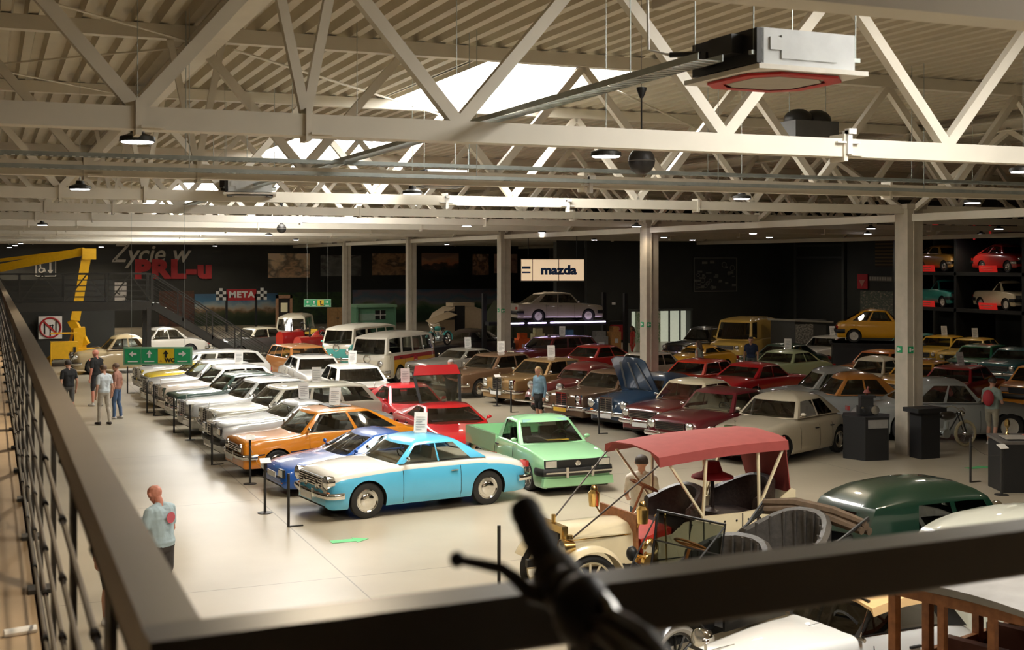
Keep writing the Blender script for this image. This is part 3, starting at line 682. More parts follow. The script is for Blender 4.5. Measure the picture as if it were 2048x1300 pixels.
# ---------------------------------------------------------------- people
SKIN = M('skin', (.52,.27,.18), .55, var=.05); SKINR = M('skin_ruddy', (.60,.24,.17), .5, var=.05)
def cloth(col): return M('cloth_%d_%d_%d' % tuple(c*255 for c in col), col, .85, var=.12, scale=12)
HAIRD = M('hair_dark', (.03,.02,.015), .6, var=.3, scale=60); HAIRB = M('hair_blonde', (.5,.33,.15), .6, var=.25, scale=60); HAIRG = M('hair_grey', (.3,.28,.26), .6); HAIRN = M('hair_brown',(.1,.055,.03),.6,var=.3,scale=60)
PEOPLE = []
def capsule(mb, p, q, r1, r2):
    p = Vector(p); q = Vector(q); d = q-p
    if d.length < 1e-4: mb.ell(p,(r1,r1,r1),10,8); return
    u = d.normalized(); pts = []; rs = []
    for a in (90,60,30): pts.append(p-u*r1*sin(radians(a))); rs.append(max(.0008,r1*cos(radians(a))))
    pts += [p,q]; rs += [r1,r2]
    for a in (30,60,90): pts.append(q+u*r2*sin(radians(a))); rs.append(max(.0008,r2*cos(radians(a))))
    mb.tube(pts, rs, 10)
def person(label, pos, deg, h=1.74, shirt=(.02,.02,.02), leg=(.05,.05,.05), shorts=True, sleeve='short', arms=('down','down'), hair=HAIRD, longhair=False, skin=SKIN, shoe=(.5,.48,.45), vox=.014, stride=.06, nod=.25, z=0., build=1.0, skirt=False, lean=0.):
    B = []
    def b(p,q,r1,r2,t): B.append((Vector(p),Vector(q),r1,r2,t))
    w = build
    for s_,st in ((1,stride),(-1,-stride)):
        hip = (0,s_*.095,.9); kn = (.02+st*.5,s_*.105,.49); an = (st-.02,s_*.11,.1)
        tt = 'skin' if shorts else 'leg'
        b(hip,(hip[0]*.4+kn[0]*.6,kn[1],.62),.092*w,.076*w,'leg'); b((kn[0],kn[1],.60),kn,.07 if shorts else .072,.056,'leg' if (shorts and not skirt) or not shorts else 'leg')
        if shorts: b((kn[0],kn[1],.52),(kn[0],kn[1],.47),.054,.05,'skin')
        b(kn,((kn[0]+an[0])/2-.015,an[1],.34),.052 if shorts else .062,.052 if shorts else .06,tt); b(((kn[0]+an[0])/2-.015,an[1],.34),an,.052 if shorts else .06,.034 if shorts else .05,tt)
        b((an[0]-.04,an[1],.045),(an[0]+.15,an[1]+s_*.02,.035),.045,.035,'shoe'); b(an,(an[0],an[1],.06),.038,.045,'shoe')
    b((0,-.07,.93),(0,.07,.93),.115*w,.115*w,'leg'); b((0,-.06,.98),(0,.06,.98),.126*w,.126*w,'shirt')
    if skirt: b((0,-.06,.8),(0,.06,.8),.14,.14,'leg')
    lx = lean
    for s_ in (1,-1): b((0,s_*.05,1.0),(lx*.8,s_*.085,1.34),.112*w,.112*w,'shirt')
    b((0.,-.055,1.02),(0.,.055,1.02),.118*w,.118*w,'shirt'); b((.01+lx*.4,-.06,1.15),(.01+lx*.4,.06,1.15),.115*w,.115*w,'shirt')
    b((lx*.8,-.085,1.30),(lx*.8,.085,1.30),.118*w,.118*w,'shirt'); b((-.01+lx,-.14,1.39),(-.01+lx,.14,1.39),.08,.08,'shirt')
    b((-.005+lx,0,1.42),(.015+lx*1.2,0,1.53),.064,.058,'skin')
    hx = .02+lx*1.5+nod*.08; hc = Vector((hx,0,1.615-nod*.04))
    Rn = Matrix.Rotation(nod,3,'Y')
    hp = lambda x,y,z_: tuple(hc+Rn @ Vector((x,y,z_)))
    b(hp(-.01,0,.025),hp(.005,0,.03),.099,.094,'skin'); b(hp(.03,0,-.04),hp(.035,0,-.078),.07,.052,'skin')
    b(hp(.092,0,.0),hp(.113,0,-.028),.012,.016,'skin')
    for s_ in (1,-1):
        b(hp(.0,s_*.094,-.01),hp(-.005,s_*.1,.015),.014,.018,'skin'); b(hp(.088,s_*.034,.012),hp(.088,s_*.034,.012),.0125,.0125,'dark')
    b(hp(.088,-.02,-.062),hp(.088,.02,-.062),.008,.008,'lip')
    for s_,ar in ((1,arms[0]),(-1,arms[1])):
        sh = Vector((-.01+lx,s_*.19,1.385)); b((-.01+lx,s_*.03,1.455),(-.01+lx,s_*.16,1.415),.05,.055,'shirt')
        if ar == 'down': el = sh+Vector((-.03,s_*.06,-.29)); wr_ = el+Vector((.06,s_*.0,-.25))
        elif ar == 'phone': el = sh+Vector((.03,s_*.07,-.28)); wr_ = el+Vector((.22,-s_*.13,.07))
        elif ar == 'point': el = sh+Vector((.22,s_*.06,-.16)); wr_ = el+Vector((.22,0,.09))
        elif ar == 'hip': el = sh+Vector((-.08,s_*.13,-.26)); wr_ = el+Vector((.14,-s_*.1,-.19))
        else: el = sh+Vector((.08,s_*.05,-.27)); wr_ = el+Vector((.2,-s_*.02,-.1))
        b(sh,sh+(el-sh)*.6,.062*w if sleeve != 'none' else .05,.056*w if sleeve != 'none' else .045,'shirt' if sleeve != 'none' else 'skin')
        b(sh+(el-sh)*.6,el,.045 if sleeve != 'long' else .052,.04 if sleeve != 'long' else .047,'shirt' if sleeve == 'long' else 'skin')
        b(el,wr_,.041 if sleeve != 'long' else .048,.028 if sleeve != 'long' else .036,'shirt' if sleeve == 'long' else 'skin')
        d = (wr_-el).normalized(); side = Vector((0,-s_,0)); side = (side-d*side.dot(d)).normalized(); nr = d.cross(side)*s_
        spread = side if ar in ('phone','point','fwd') else Vector((1,0,0)); spread = (spread-d*spread.dot(d)).normalized(); cv = d.cross(spread)
        if cv.dot(Vector((0,-s_,0))) < 0 and ar == 'down': cv = -cv
        if ar != 'down' and cv.z < 0: cv = -cv
        b(wr_+d*.02,wr_+d*.075-spread*.014,.023,.021,'skin'); b(wr_+d*.03,wr_+d*.075+spread*.018,.022,.02,'skin')
        for k,(o_,ln) in enumerate(((.03,.062),(.011,.072),(-.009,.066),(-.028,.05))):
            k0 = wr_+d*.085+spread*o_; k1 = k0+d*ln*.5+cv*.008; b(k0,k1,.0092,.009,'skin'); b(k1,k1+d*ln*.35+cv*.028,.009,.0078,'skin')
        t0 = wr_+d*.025+spread*.03; t1 = t0+d*.03+spread*.022+cv*.01; b(t0,t1,.011,.01,'skin'); b(t1,t1+d*.03+cv*.012,.01,.008,'skin')
        if ar == 'phone' and s_ == -1: PH = wr_+d*.1
    mb = MB()
    for p,q,r1,r2,t in B: capsule(mb,p,q,r1,r2)
    me = mb.mesh('tmp_body', SKIN); o = bpy.data.objects.new('tmp_body', me); COL.objects.link(o)
    md = o.modifiers.new('r','REMESH'); md.mode = 'VOXEL'; md.voxel_size = vox; md.use_smooth_shade = True
    ms = o.modifiers.new('s','SMOOTH'); ms.factor = .5; ms.iterations = 4
    root = thing('person', label, 'person', (pos[0],pos[1],z), radians(deg)); root.scale = (h/1.76,)*3
    PEOPLE.append((o, root, B, dict(skin=skin, shirt=cloth(shirt), leg=cloth(leg), shoe=cloth(shoe), dark=HAIRD, lip=M('lip',(.4,.12,.1),.5))))
    if hair:
        hm = MB(); hm.ell((0,0,0),(.112,.106,.104),16,12)
        hm.v = [v if not (v[0] > .03 and v[2] < .045) else (v[0]*.6-.02,v[1]*.8,max(v[2],.03)*.75) for v in hm.v]
        hm.v = [tuple(hc+Rn @ Vector((v[0]-.014,v[1],(v[2] if v[2] > -.06 else -.06)+.035))) for v in hm.v]
        if longhair: capsule(hm, hp(-.07,0,.0), hp(-.11,0,-.24), .085, .05); capsule(hm, hp(-.03,.06,.0), hp(-.05,.08,-.2), .05,.03); capsule(hm, hp(-.03,-.06,.0), hp(-.05,-.08,-.2), .05,.03)
        hm.build('hair', hair, root)
    return root
def flush_people():
    dg = bpy.context.evaluated_depsgraph_get(); dg.update()
    for o,root,B,mt in PEOPLE:
        me = bpy.data.meshes.new_from_object(o.evaluated_get(dg)); me.name = 'body'; me.materials.clear()
        keys = list(mt); [me.materials.append(mt[k]) for k in keys]
        n = len(me.polygons); c = np.zeros(n*3); me.polygons.foreach_get('center', c); c = c.reshape(n,3)
        best = np.full(n,1e9); mi = np.zeros(n,int)
        for p,q,r1,r2,t in B:
            p = np.array(p); q = np.array(q); d = q-p; L2 = max(1e-9,d@d); tt = np.clip(((c-p)@d)/L2,0,1)
            ds = np.linalg.norm(c-(p+tt[:,None]*d),axis=1)-(r1+(r2-r1)*tt)
            if t in ('dark','lip'): ds = ds-.003
            up = ds < best; best[up] = ds[up]; mi[up] = keys.index(t)
        me.polygons.foreach_set('material_index', mi.astype(np.int32)); me.shade_smooth(); me.update()
        ob = obj('body', me, root)
    for o,*_ in PEOPLE:
        m_ = o.data; bpy.data.objects.remove(o); bpy.data.meshes.remove(m_)
    PEOPLE.clear()

# ---------------------------------------------------------------- pieces for veteran cars and motorcycles
CREAM = M('cream_paint', (.78,.68,.46), .35, coat=.6, var=.03); WOOD = M('wood', (.30,.12,.045), .5, var=.25, scale=14)
def fender(mb, c, r, w, a0, a1, t=.02, mi=0, n=14):
    rows = []
    for k in range(n+1):
        a = radians(a0+(a1-a0)*k/n); u = Vector((cos(a),0,sin(a))); base = Vector(c)
        rows.append([base+u*(r-.5*w*.35)+Vector((0,-w/2,0)), base+u*(r-.02)+Vector((0,-w*.42,0)), base+u*(r+.012)+Vector((0,-w*.2,0)), base+u*(r+.02), base+u*(r+.012)+Vector((0,w*.2,0)), base+u*(r-.02)+Vector((0,w*.42,0)), base+u*(r-.5*w*.35)+Vector((0,w/2,0)),
                     base+u*(r-.04)+Vector((0,w*.38,0)), base+u*(r-.0)+Vector((0,0,0)), base+u*(r-.04)+Vector((0,-w*.38,0))])
    mb.loft(rows, mi, closed=True, cap=True); return mb
SPW = {}
def spoke_wheel(root, x, y, r, tyre=.045, rimm=None, nsp=12, thin=False, name='wheel', hub=None):
    k = (round(r,3),tyre,rimm.name,nsp,thin)
    if k not in SPW:
        t = MB().tube([(r*cos(a)-tyre*cos(a),0,(r-tyre)*sin(a)) for a in np.linspace(0,2*pi,33)[:-1]], tyre, 8, closed=True).mesh('wheel', RUBBER if not hub else hub)
        m = MB().tube([((r-tyre*1.9)*cos(a),0,(r-tyre*1.9)*sin(a)) for a in np.linspace(0,2*pi,29)[:-1]], tyre*.5, 6, closed=True)
        for i in range(nsp):
            a = 2*pi*i/nsp; m.tube([(.03*cos(a+(.9 if thin and i%2 else 0)),(.025 if i%2 else -.025) if thin else 0,.03*sin(a+(.9 if thin and i%2 else 0))),((r-tyre*1.7)*cos(a),0,(r-tyre*1.7)*sin(a))], .004 if thin else .017, 5)
        m.lathe([(0,-.07),(.05,-.07),(.06,-.03),(.06,.03),(.05,.07),(0,.07)],12,axis='Y')
        SPW[k] = (t, m.mesh('spokes', rimm))
    o = obj(name, SPW[k][0], root, (x,y,r)); obj('spokes', SPW[k][1], o); return o
def motorcycle(label, pos, deg, col, z=0., r=.33, wb=1.35, thin=True, tyrem=None, name='motorcycle', tank=True, fend=True):
    t = thing(name, label, 'motorcycle', (pos[0],pos[1],z), radians(deg)); pm = paint(col)
    xf, xr_ = wb/2, -wb/2
    for x in (xf,xr_): spoke_wheel(t, x, 0, r, .04, CHROME, 20, True, hub=tyrem)
    f = MB(); 
    for s_ in (-.06,.06): f.tube([(xf,s_,r),(xf-.22,s_,r+.55)],.016,6); f.tube([(xr_,s_,r),(-.1,s_,r+.0),(.12,s_*.5,r+.02)],.014,6); f.tube([(xr_,s_,r),(-.25,s_,r+.4)],.012,6)
    f.tube([(xf-.22,0,r+.52),(-.25,0,r+.40),(-.1,0,r)],.018,6).tube([(xf-.22,0,r+.45),(.12,0,r+.02)],.018,6); f.build('frame', BLACK, t)
    MB().tube([(xf-.32,-.36,r+.62),(xf-.24,-.2,r+.68),(xf-.22,0,r+.62),(xf-.24,.2,r+.68),(xf-.32,.36,r+.62)],.012,6).build('handlebar', CHROME, t)
    MB().ell((xf-.12,0,r+.5),(.09,.085,.085)).build('headlight', CHROME, t)
    if tank: MB().ell((.12,0,r+.47),(.26,.12,.11)).build('fuel_tank', pm, t)
    MB().ell((-.25,0,r+.46),(.2,.12,.06)).build('saddle', BLACK, t)
    MB().lathe([(0,-.1),(.12,-.1),(.12,.1),(0,.1)],14,(.02,0,r+.03),'Y').tube([(.05,0,r+.1),(.1,0,r+.32)],.06,8).build('engine', GALV, t)
    if fend:
        m = MB(); fender(m,(xf,0,r),r+.05,.13,20,150); m.build('fender', pm, t); m = MB(); fender(m,(xr_,0,r),r+.05,.14,30,190); m.build('fender', pm, t)
    return t
# ---------------------------------------------------------------- placing cars
def hv(deg): return Vector((cos(radians(deg)), sin(radians(deg)), 0))
def FR(b, a, deg, s): c = Vector((b,a,0))-hv(deg)*s['L']/2; return (c.x,c.y)
def RP(px, py, deg, s, base=0.):       # the roof centre of the car is seen at a pixel
    p = at(px,py,base+s['H']); u = (s['gh'][1]+s['gh'][2])/2; c = p-hv(deg)*(s['L']/2-u*s['L']); return (c.x,c.y)
SKYB=(.10,.50,.78); OFFW=(.74,.71,.64)
def sunroof(root,s,q): MB().box((q['X']((s['gh'][1]+s['gh'][2])/2),0,q['H']-.012),(.5,.8,.02)).build('sunroof', BLACK, root)
def isab(root,s,q):
    m = MB()
    for sy in (-1,1):
        for a,b in zip(np.linspace(-1.0,1.5,12),np.linspace(-1.0,1.5,12)[1:]): pass
    MB().ell((s['L']/2-.0,.28,.62),(.04,.1,.1)).ell((s['L']/2-.0,-.28,.62),(.04,.1,.1)).build('fog_lamp', CHROME, root)
def tailgate(root,s,q):
    x0 = q['X'](s['gh'][2])+.1; z0 = q['H']-.04; d = Vector((-.38,0,.92)).normalized(); n = Vector((.92,0,.38)).normalized(); w = .62
    p = lambda t_,y: Vector((x0,0,z0))+d*t_+Vector((0,y,0))
    t = MB()
    for sy in (-1,1): t.bar(p(0,sy*w*.85),p(.82,sy*w),.07,.03,up=tuple(n))
    t.bar(p(0,-w*.85),p(0,w*.85),.05,.03,up=tuple(n))
    g = t.build('raised_tailgate', BLACK, root)
    MB().plate([p(.72,-w*1.02),p(.72,w*1.02),p(.98,w*.9),p(.98,-w*.9)],.04,tuple(n)).build('lip_panel', q['pm'], g)
    MB().plate([p(.03,-w*.8),p(.03,w*.8),p(.74,w*.93),p(.74,-w*.93)],.006,tuple(n)).build('glass', GLASS, g)
def bonnet(root,s,q):
    x0 = q['X'](.31); z0 = .98; d = Vector((.5,0,.85)).normalized(); n = Vector((-.85,0,.5)); w = s['W']*.40
    p = lambda t_,y: Vector((x0,0,z0))+d*t_+Vector((0,y,0))
    g = MB().plate([p(0,-w),p(0,w),p(1.05,w*.92),p(1.15,w*.6),p(1.17,0),p(1.15,-w*.6),p(1.05,-w*.92)],.03,tuple(n)).build('raised_bonnet', q['pm'], root)
    m = MB(); [m.bar(p(.1,y)-n*.01,p(1.0,y*.6)-n*.01,.06,.02) for y in (-w*.7,0,w*.7)]; m.build('stiffener', GREYI, g)
def pickup_bed(root,s,q):
    L,W = s['L'],s['W']; x0, x1 = q['X'](.565), -L/2+.03
    for sy in (-1,1): MB().box(((x0+x1)/2,sy*(W/2-.05),.74),(x0-x1,.08,.38)).build('bed_side', q['pm'], root)
    MB().box((x1+.02,0,.74),(.05,W-.06,.38)).build('tailgate', q['pm'], root); MB().box((x0,0,.76),(.05,W-.12,.36)).build('bed_front', q['pm'], root)
    MB().box((L/2+.0,0,.27),(.12,W*.96,.16),taper=.97).build('front_lip', q['pm'], root)
    for y in (-.28,.28): MB().box((L/2+.1,y,.47),(.06,.06,.2)).build('overrider', CHROME, root)
    MB().lathe([(.0,.0),(.055,0),(.06,.02),(.045,.025),(.045,.012),(0,.012)],18,(L/2+.01,0,.63),'X').build('badge', CHROME, root)
    text('VW',.06,CHROME,root,(L/2+.035,0,.63),(pi/2,0,pi/2),name='badge_letters',depth=.004)
    MB().box((L/2+.105,0,.47),(.03,W*.9,.03)).build('bumper_inlay', CHROME, root)
    MB().box((q['X'](.30)+.1,.1,.94),(.12,.5,.01)).build('dash_card', GOLDP, root)
    MB().box((q['X'](.385)+.02,0,1.30),(.02,W*.62,.07),ry=-.6).build('sun_strip', M('sunstrip',(.25,.45,.42),.4), root)
def coke(root,s,q):
    for sy in (-1,1):
        xx = np.linspace(1.55,-2.0,40)
        MB().loft([[Vector((x,sy*(q['surf'](x,f)[0]+.004),q['surf'](x,f)[1])) for f in (.08,.3,.55,.8)] for x in xx]).build('side_panel', paint((.78,.42,.02)), root)
        MB().loft([[Vector((x,sy*(q['surf'](x,f)[0]+.006),q['surf'](x,f)[1])) for f in (.8,.9,.97)] for x in xx]).build('waist_band', paint((.42,.02,.02)), root)
    for sy in (-1,1):
        MB().lathe([(0,.0),(.16,0),(.16,.012),(0,.012)],20,(-.2,sy*(s['W']/2+.0) if sy>0 else -s['W']/2-.012,.8),'Y').build('round_emblem', M('emblem_red',(.5,.02,.03),.4), root)
        MB().box((-.2,sy*(s['W']/2+.014),.8),(.24,.006,.035)).build('emblem_band', PAPER, root)
CL = []
def C(*a, **k): CL.append((a,k))
# left row, noses towards the aisle
ISA = S(FIFTIES, L=4.26, wb=2.54, mat2=paint(OFFW), split=7, segs=[('p',.045),('w',.38),('p',.02),('w',.37),('p',.185)], gh=(.335,.42,.64,.765), roof=paint(SKYB), seat=CREAMI, lod=0, lr=.115, ly=.8, lz=.7, seams=(.345,.63), glass=Glass('clear_glass',(.72,.74,.72),.12), strip=None)
C('two-tone sky blue and white fifties coupe with chrome bumper in the front row', FR(5.5,22.75,188.5,ISA), 188.5, ISA, SKYB, extra=isab, card='ribbed white info card on the roof of the sky blue coupe')
ALP = S(SPORT, glass=GLASS, lights='rect', lz=.47, ly=.66); C('low metallic blue sports car between the sky blue coupe and the orange saloon', FR(5.3,25.3,186,ALP), 186, ALP, (.015,.10,.42))
ORA = S(SEDAN, L=4.25, gh=(.31,.41,.70,.90), top=[(0,.74),(.02,.80),(.28,.89),(.32,.92),(.88,.94),(.93,.90),(1,.84)], lz=.62); C('orange seventies fastback saloon with open sunroof', FR(5.15,27.8,186,ORA), 186, ORA, (.72,.24,.008), extra=sunroof, card='beige info card on the orange fastback roof')
SLC = S(W115, L=4.4, wb=2.5,H=1.30,gh=(.36,.44,.60,.72),bump='black',segs=[('p',.05),('w',.8),('p',.15)],lights='rect',seams=(.40,.64)); C('silver seventies convertible with hardtop and black rubber bumper', FR(5.2,30.3,186,SLC), 186, SLC, (.5,.51,.5), metal=.5, card='pale info card on the silver hardtop')
WG = S(WAGON, L=4.6); C('pale beige estate car with three side windows', FR(5.05,32.8,186,WG), 186, WG, (.56,.53,.43), metal=.2, card='pinkish info card on the beige estate roof')
SV = S(W115); C('pale silver saloon with orange indicators beside the beige estate', FR(5.0,35.1,186,SV), 186, SV, (.6,.6,.58), metal=.3)
GRN = S(SEDAN); C('dark green saloon in the front row near the silver saloons', FR(5.0,37.4,186,GRN), 186, GRN, (.012,.05,.035), roof_card=0)
CHM = S(W115, roof=paint((.75,.74,.72))); C('champagne saloon with white roof behind the dark green saloon', FR(4.95,39.7,186,CHM), 186, CHM, (.55,.47,.38), card='white info card on the white-roofed champagne saloon')
SI2 = S(W115, lod=2); C('grey silver saloon beside the yellow roadster', FR(4.95,41.9,186,SI2), 186, SI2, (.5,.5,.48), metal=.3)
YEL = S(FIFTIES, L=3.9, H=1.25, lod=2); C('bright yellow roadster in the front row', FR(4.9,44.1,186,YEL), 186, YEL, (.85,.62,.03))
WH1 = S(WAGON, L=4.7, lod=1); C('white estate car at the far end of the front row', FR(4.9,46.4,186,WH1), 186, WH1, (.78,.77,.74))
# second column, facing the gallery
CAD = S(L=4.3,W=1.64,H=1.40,wb=2.63,fo=.78,wr=.30,sill=.14,top=[(0,.70),(.02,.76),(.27,.90),(.55,.92),(.575,.9),(.58,.60),(1,.60)],gh=(.275,.395,.53,.56),r=.045,rn=(.05,.04),segs=[('p',.07),('w',.74),('p',.19)],wheel='lowprofile',bump='black',grille='dark',lights='rect',lz=.63,ly=.72,seams=(.34,.57),lod=0,plate=None,bz=.47)
C('mint green lowered pickup truck with chrome bumper guards', FR(10.95,22.75,270,CAD), 270, CAD, (.28,.56,.30), name='pickup_truck', extra=pickup_bed, cat='pickup')
FER = S(SPORT, L=4.1); C('red sports coupe with raised glass tailgate behind the mint pickup', FR(10.05,27.3,270,FER), 270, FER, (.62,.008,.014), extra=tailgate)
RH = S(SPORT, L=4.1, H=1.24, W=1.68); C('red wedge coupe parked behind the sports coupe with raised tailgate', FR(10.1,31.8,270,RH), 270, RH, (.62,.008,.02), card='white info card on the red wedge coupe roof')
WM = S(W115, glass=GLASSD); C('white saloon with dark windows parked behind the red coupes', FR(10.1,36.3,270,WM), 270, WM, (.76,.73,.66), card='white info card on the white saloon roof')
WB = S(SEDAN, L=4.5, W=1.75, glass=GLASSD, wheel='alloy', bump='body'); C('white saloon with black sunroof behind the other white saloon', FR(10.3,41.3,270,WB), 270, WB, (.75,.73,.69), extra=sunroof)
WO = S(WAGON, L=4.2, lod=2, mat2=paint((.75,.72,.62))); C('cream estate with orange flanks parked by the stairs', FR(11.6,46.2,278,WO), 278, WO, (.70,.28,.08))
# right row, noses towards the middle aisle
BEI = S(PONT, lod=0, glass=GLASSD); C('beige rounded fifties saloon beside the black plinth', RP(1612,782,204,BEI), 204, BEI, (.40,.35,.26))
MA1 = S(FIFTIES, H=1.48, glass=GLASS, grille='wide', seat=CREAMI); C('dark maroon fifties saloon beside the beige rounded saloon', RP(1478,770,201,MA1), 201, MA1, (.10,.006,.012))
MA2 = S(FIFTIES, H=1.50, roof=paint((.72,.62,.42)), seat=REDI); C('maroon fifties saloon with cream roof', RP(1385,748,200,MA2), 200, MA2, (.12,.01,.01))
BLU = S(PONT, H=1.48, L=4.5); C('dark blue saloon with raised bonnet', RP(1300,741,200,BLU), 200, BLU, (.02,.05,.10), extra=bonnet)
BR1 = S(W115, plate=GOLDP); C('brown seventies saloon with yellow number plate', RP(1215,734,200,BR1), 200, BR1, (.14,.08,.045), metal=.2)
GO1 = S(W115, L=4.5); C('golden brown saloon with tall chrome grille', RP(1084,715,200,GO1), 200, GO1, (.33,.20,.08), metal=.3, card='white info card on the golden brown saloon')
BR2 = S(W115, lod=2); C('brown saloon parked beside the golden brown saloon', RP(1002,704,200,BR2), 200, BR2, (.16,.09,.05), card='white info card on the brown saloon')
SI3 = S(SEDAN, L=4.6, H=1.32, gh=(.36,.45,.66,.78)); C('long pale silver coupe nosing into the middle aisle', RP(925,694,198,SI3), 198, SI3, (.42,.40,.35), metal=.3, card='white info card on the long silver coupe')
# cars of the middle and far rows
Q = [
 ('dark maroon estate parked by the lift', WAGON, (1098,668), 200, (.13,.012,.014)),
 ('dark brown limousine behind the long silver coupe', PONT, (945,656), 198, (.03,.02,.018)),
 ('red coupe with long roof in the middle row', S(SEDAN,gh=(.33,.43,.66,.82)), (1195,688), 200, (.42,.012,.012)),
 ('white coupe beside the second column', S(SEDAN,L=3.9,wb=2.35,fo=.65), (1318,701), 200, (.62,.56,.47)),
 ('orange red saloon beside the second column', SEDAN, (1383,716), 202, (.52,.03,.01)),
 ('red coupe with black waistline beside the dark maroon saloon', S(FIFTIES,roof=None), (1492,722), 20, (.42,.008,.014)),
 ('yellow beach buggy with white roll bar', S(BUBBLE,H=1.2), (1405,688), 200, (.72,.36,.02)),
 ('pale green saloon with dark bonnet', S(FIFTIES,mat2=None), (1560,697), 200, (.42,.50,.28)),
 ('dark green saloon behind the pale green saloon', FIFTIES, (1625,688), 200, (.01,.05,.03)),
 ('grey humpback saloon behind the beige rounded saloon', S(PONT,H=1.6,L=4.6), (1622,737), 160, (.27,.27,.25)),
 ('orange and grey humpback saloon by the black plinth', S(PONT,H=1.6,L=4.0,roof=paint((.42,.16,.03))), (1690,748), 160, (.30,.31,.30)),
 ('cream small saloon beside the tall column', S(BUBBLE,H=1.42), (1742,710), 200, (.66,.60,.46)),
 ('white rally saloon with colour stripes', SEDAN, (1632,667), 200, (.66,.64,.58)),
 ('black limousine standing before the dark wall', S(FIFTIES,H=1.6,L=4.9), (1428,652), 200, (.006,.006,.006)),
 ('green small saloon in the far right rows', HATCH, (1885,688), 205, (.012,.16,.07)),
 ('dark teal saloon in the far right rows', FIFTIES, (1965,690), 205, (.02,.10,.11)),
 ('cream rounded car in the far right rows', BUBBLE, (2035,692), 205, (.62,.55,.40)),
 ('dark red small saloon beside the orange hatchback', SEDAN, (1958,731), 205, (.28,.012,.02)),
 ('orange hatchback beside the dark red small saloon', HATCH, (2032,724), 205, (.72,.27,.02)),
 ('amber saloon behind the tall column', SEDAN, (1868,720), 205, (.6,.3,.03)),
 ('turquoise and white saloon near the shelf wall', SEDAN, (1880,663), 205, (.12,.42,.38)),
 ('yellow saloon near the shelf wall', SEDAN, (1958,666), 205, (.75,.45,.03)),
 ('mustard saloon at the end of the shelf wall', SEDAN, (2032,668), 205, (.66,.42,.06)),
 ('brick red saloon behind the cream small saloon', SEDAN, (1785,694), 200, (.5,.14,.03)),
]
CARDS = {'white rally','pale green','turquoise and','yellow saloon','mustard saloon','dark red','orange hatchback','dark maroon'}
for lab,sp,(px,py),dg_,col in Q:
    sp = S(sp, lod=2, mirror=False); C(lab, RP(px,py,dg_,sp), dg_, sp, col, card=('info card on the '+lab) if any(lab.startswith(c_) for c_ in CARDS) else None)
YV = S(VAN, lod=2); C('yellow panel van with rounded bonnet before the dark wall', RP(1515,632,215,YV), 215, YV, (.72,.47,.10), name='delivery_van', cat='van')
T1 = S(BUS, lod=2, roof=paint((.70,.66,.55)), mat2=paint((.70,.66,.55)), split=9); C('turquoise and cream microbus with split windscreen', RP(706,645,224,T1), 224, T1, (.10,.42,.38), name='microbus', cat='van')
T2 = S(BUS, lod=1, roof=paint((.72,.68,.58)), mat2=paint((.72,.68,.58)), split=9); C('cream and yellow microbus with red waistline', RP(795,661,224,T2), 224, T2, (.70,.64,.50), name='microbus', cat='van', extra=coke)
T3 = S(BUS, lod=2, roof=paint((.66,.60,.45))); C('tan and cream microbus by the wooden clock frame', RP(590,626,250,T3), 250, T3, (.33,.24,.14), name='microbus', cat='van')
FG = S(SEDAN, H=1.45, lod=2, roof=paint((.60,.54,.40))); C('dark grey saloon with cream roof below the finish banner', RP(520,652,200,FG), 200, FG, (.06,.065,.06))
BE2 = S(PONT, L=4.1, H=1.62, lod=2, seat=TAN); C('beige and tan saloon beyond the footbridge', RP(252,667,184,BE2), 184, BE2, (.52,.40,.22), roof_card=0)
WH3 = S(FIFTIES, lod=2, H=1.5); C('white saloon parked beyond the beige and tan saloon', RP(275,655,190,WH3), 190, WH3, (.7,.67,.6))
JP = S(PONT, lod=2, L=3.6, W=1.5, H=1.55); C('dark green vintage car with white grille ring by the microbuses', RP(668,649,230,JP), 230, JP, (.02,.03,.022))
# ---------------------------------------------------------------- veteran cars in the foreground
DLEA = M('dark_leather', (.035,.022,.018), .35, var=.3, scale=25, bump=.3); GLEA = M('grey_leather', (.05,.044,.038), .5, var=.25, scale=20, bump=.3)
CANV = M('red_canvas', (.30,.055,.05), .8, var=.08, scale=6, bump=.1); BRCAN = M('brown_canvas', (.10,.065,.038), .85, var=.2, scale=10, bump=.2); TANC = M('tan_canvas', (.62,.40,.18), .8, var=.08, scale=8)
def seatback(mb, x, z0, z1, w, depth, mi=0):       # horseshoe shaped padded seat
    rows = []
    for k in range(13):
        t_ = pi*k/12; y = w/2*cos(t_); xx = x-depth*.35*sin(t_)+depth*.65*(abs(cos(t_))**3); zt_ = z1-(z1-z0)*.35*abs(cos(t_))**3
        n = Vector((sin(t_),-cos(t_)*.9,0)).normalized()*.06
        rows.append([Vector((xx,y,z0))-n, Vector((xx,y,(z0+zt_)/2))-n*1.2, Vector((xx-.03,y,zt_))-n, Vector((xx-.03,y,zt_+.03)), Vector((xx-.03,y,zt_))+n, Vector((xx,y,(z0+zt_)/2))+n*1.2, Vector((xx,y,z0))+n])
    mb.loft(rows, mi, closed=True, cap=True)
t = thing('veteran_car', 'cream veteran touring car with red canvas canopy and brass fittings', 'car', (8.75,15.45,0), radians(183))
V = t
for x in (1.5,-1.3):
    for s_ in (-.62,.62): spoke_wheel(V, x, s_, .42, .05, CREAM, 12)
MB().box((0,-.36,.56),(3.9,.07,.1)).box((0,.36,.56),(3.9,.07,.1)).box((1.5,0,.44),(.06,1.2,.06)).box((-1.3,0,.44),(.08,1.2,.08)).build('chassis', BLACK, V)
rows = [[Vector((x,y*w,z_)) for y,z_ in ((-.36,.6),(-.38,.85),(-.36,1.02),(-.25,1.13),(0,1.17),(.25,1.13),(.36,1.02),(.38,.85),(.36,.6))] for x,w in ((.72,1.12),(1.68,.92))]
MB().loft(rows,0,cap=True).build('bonnet', CREAM, V)
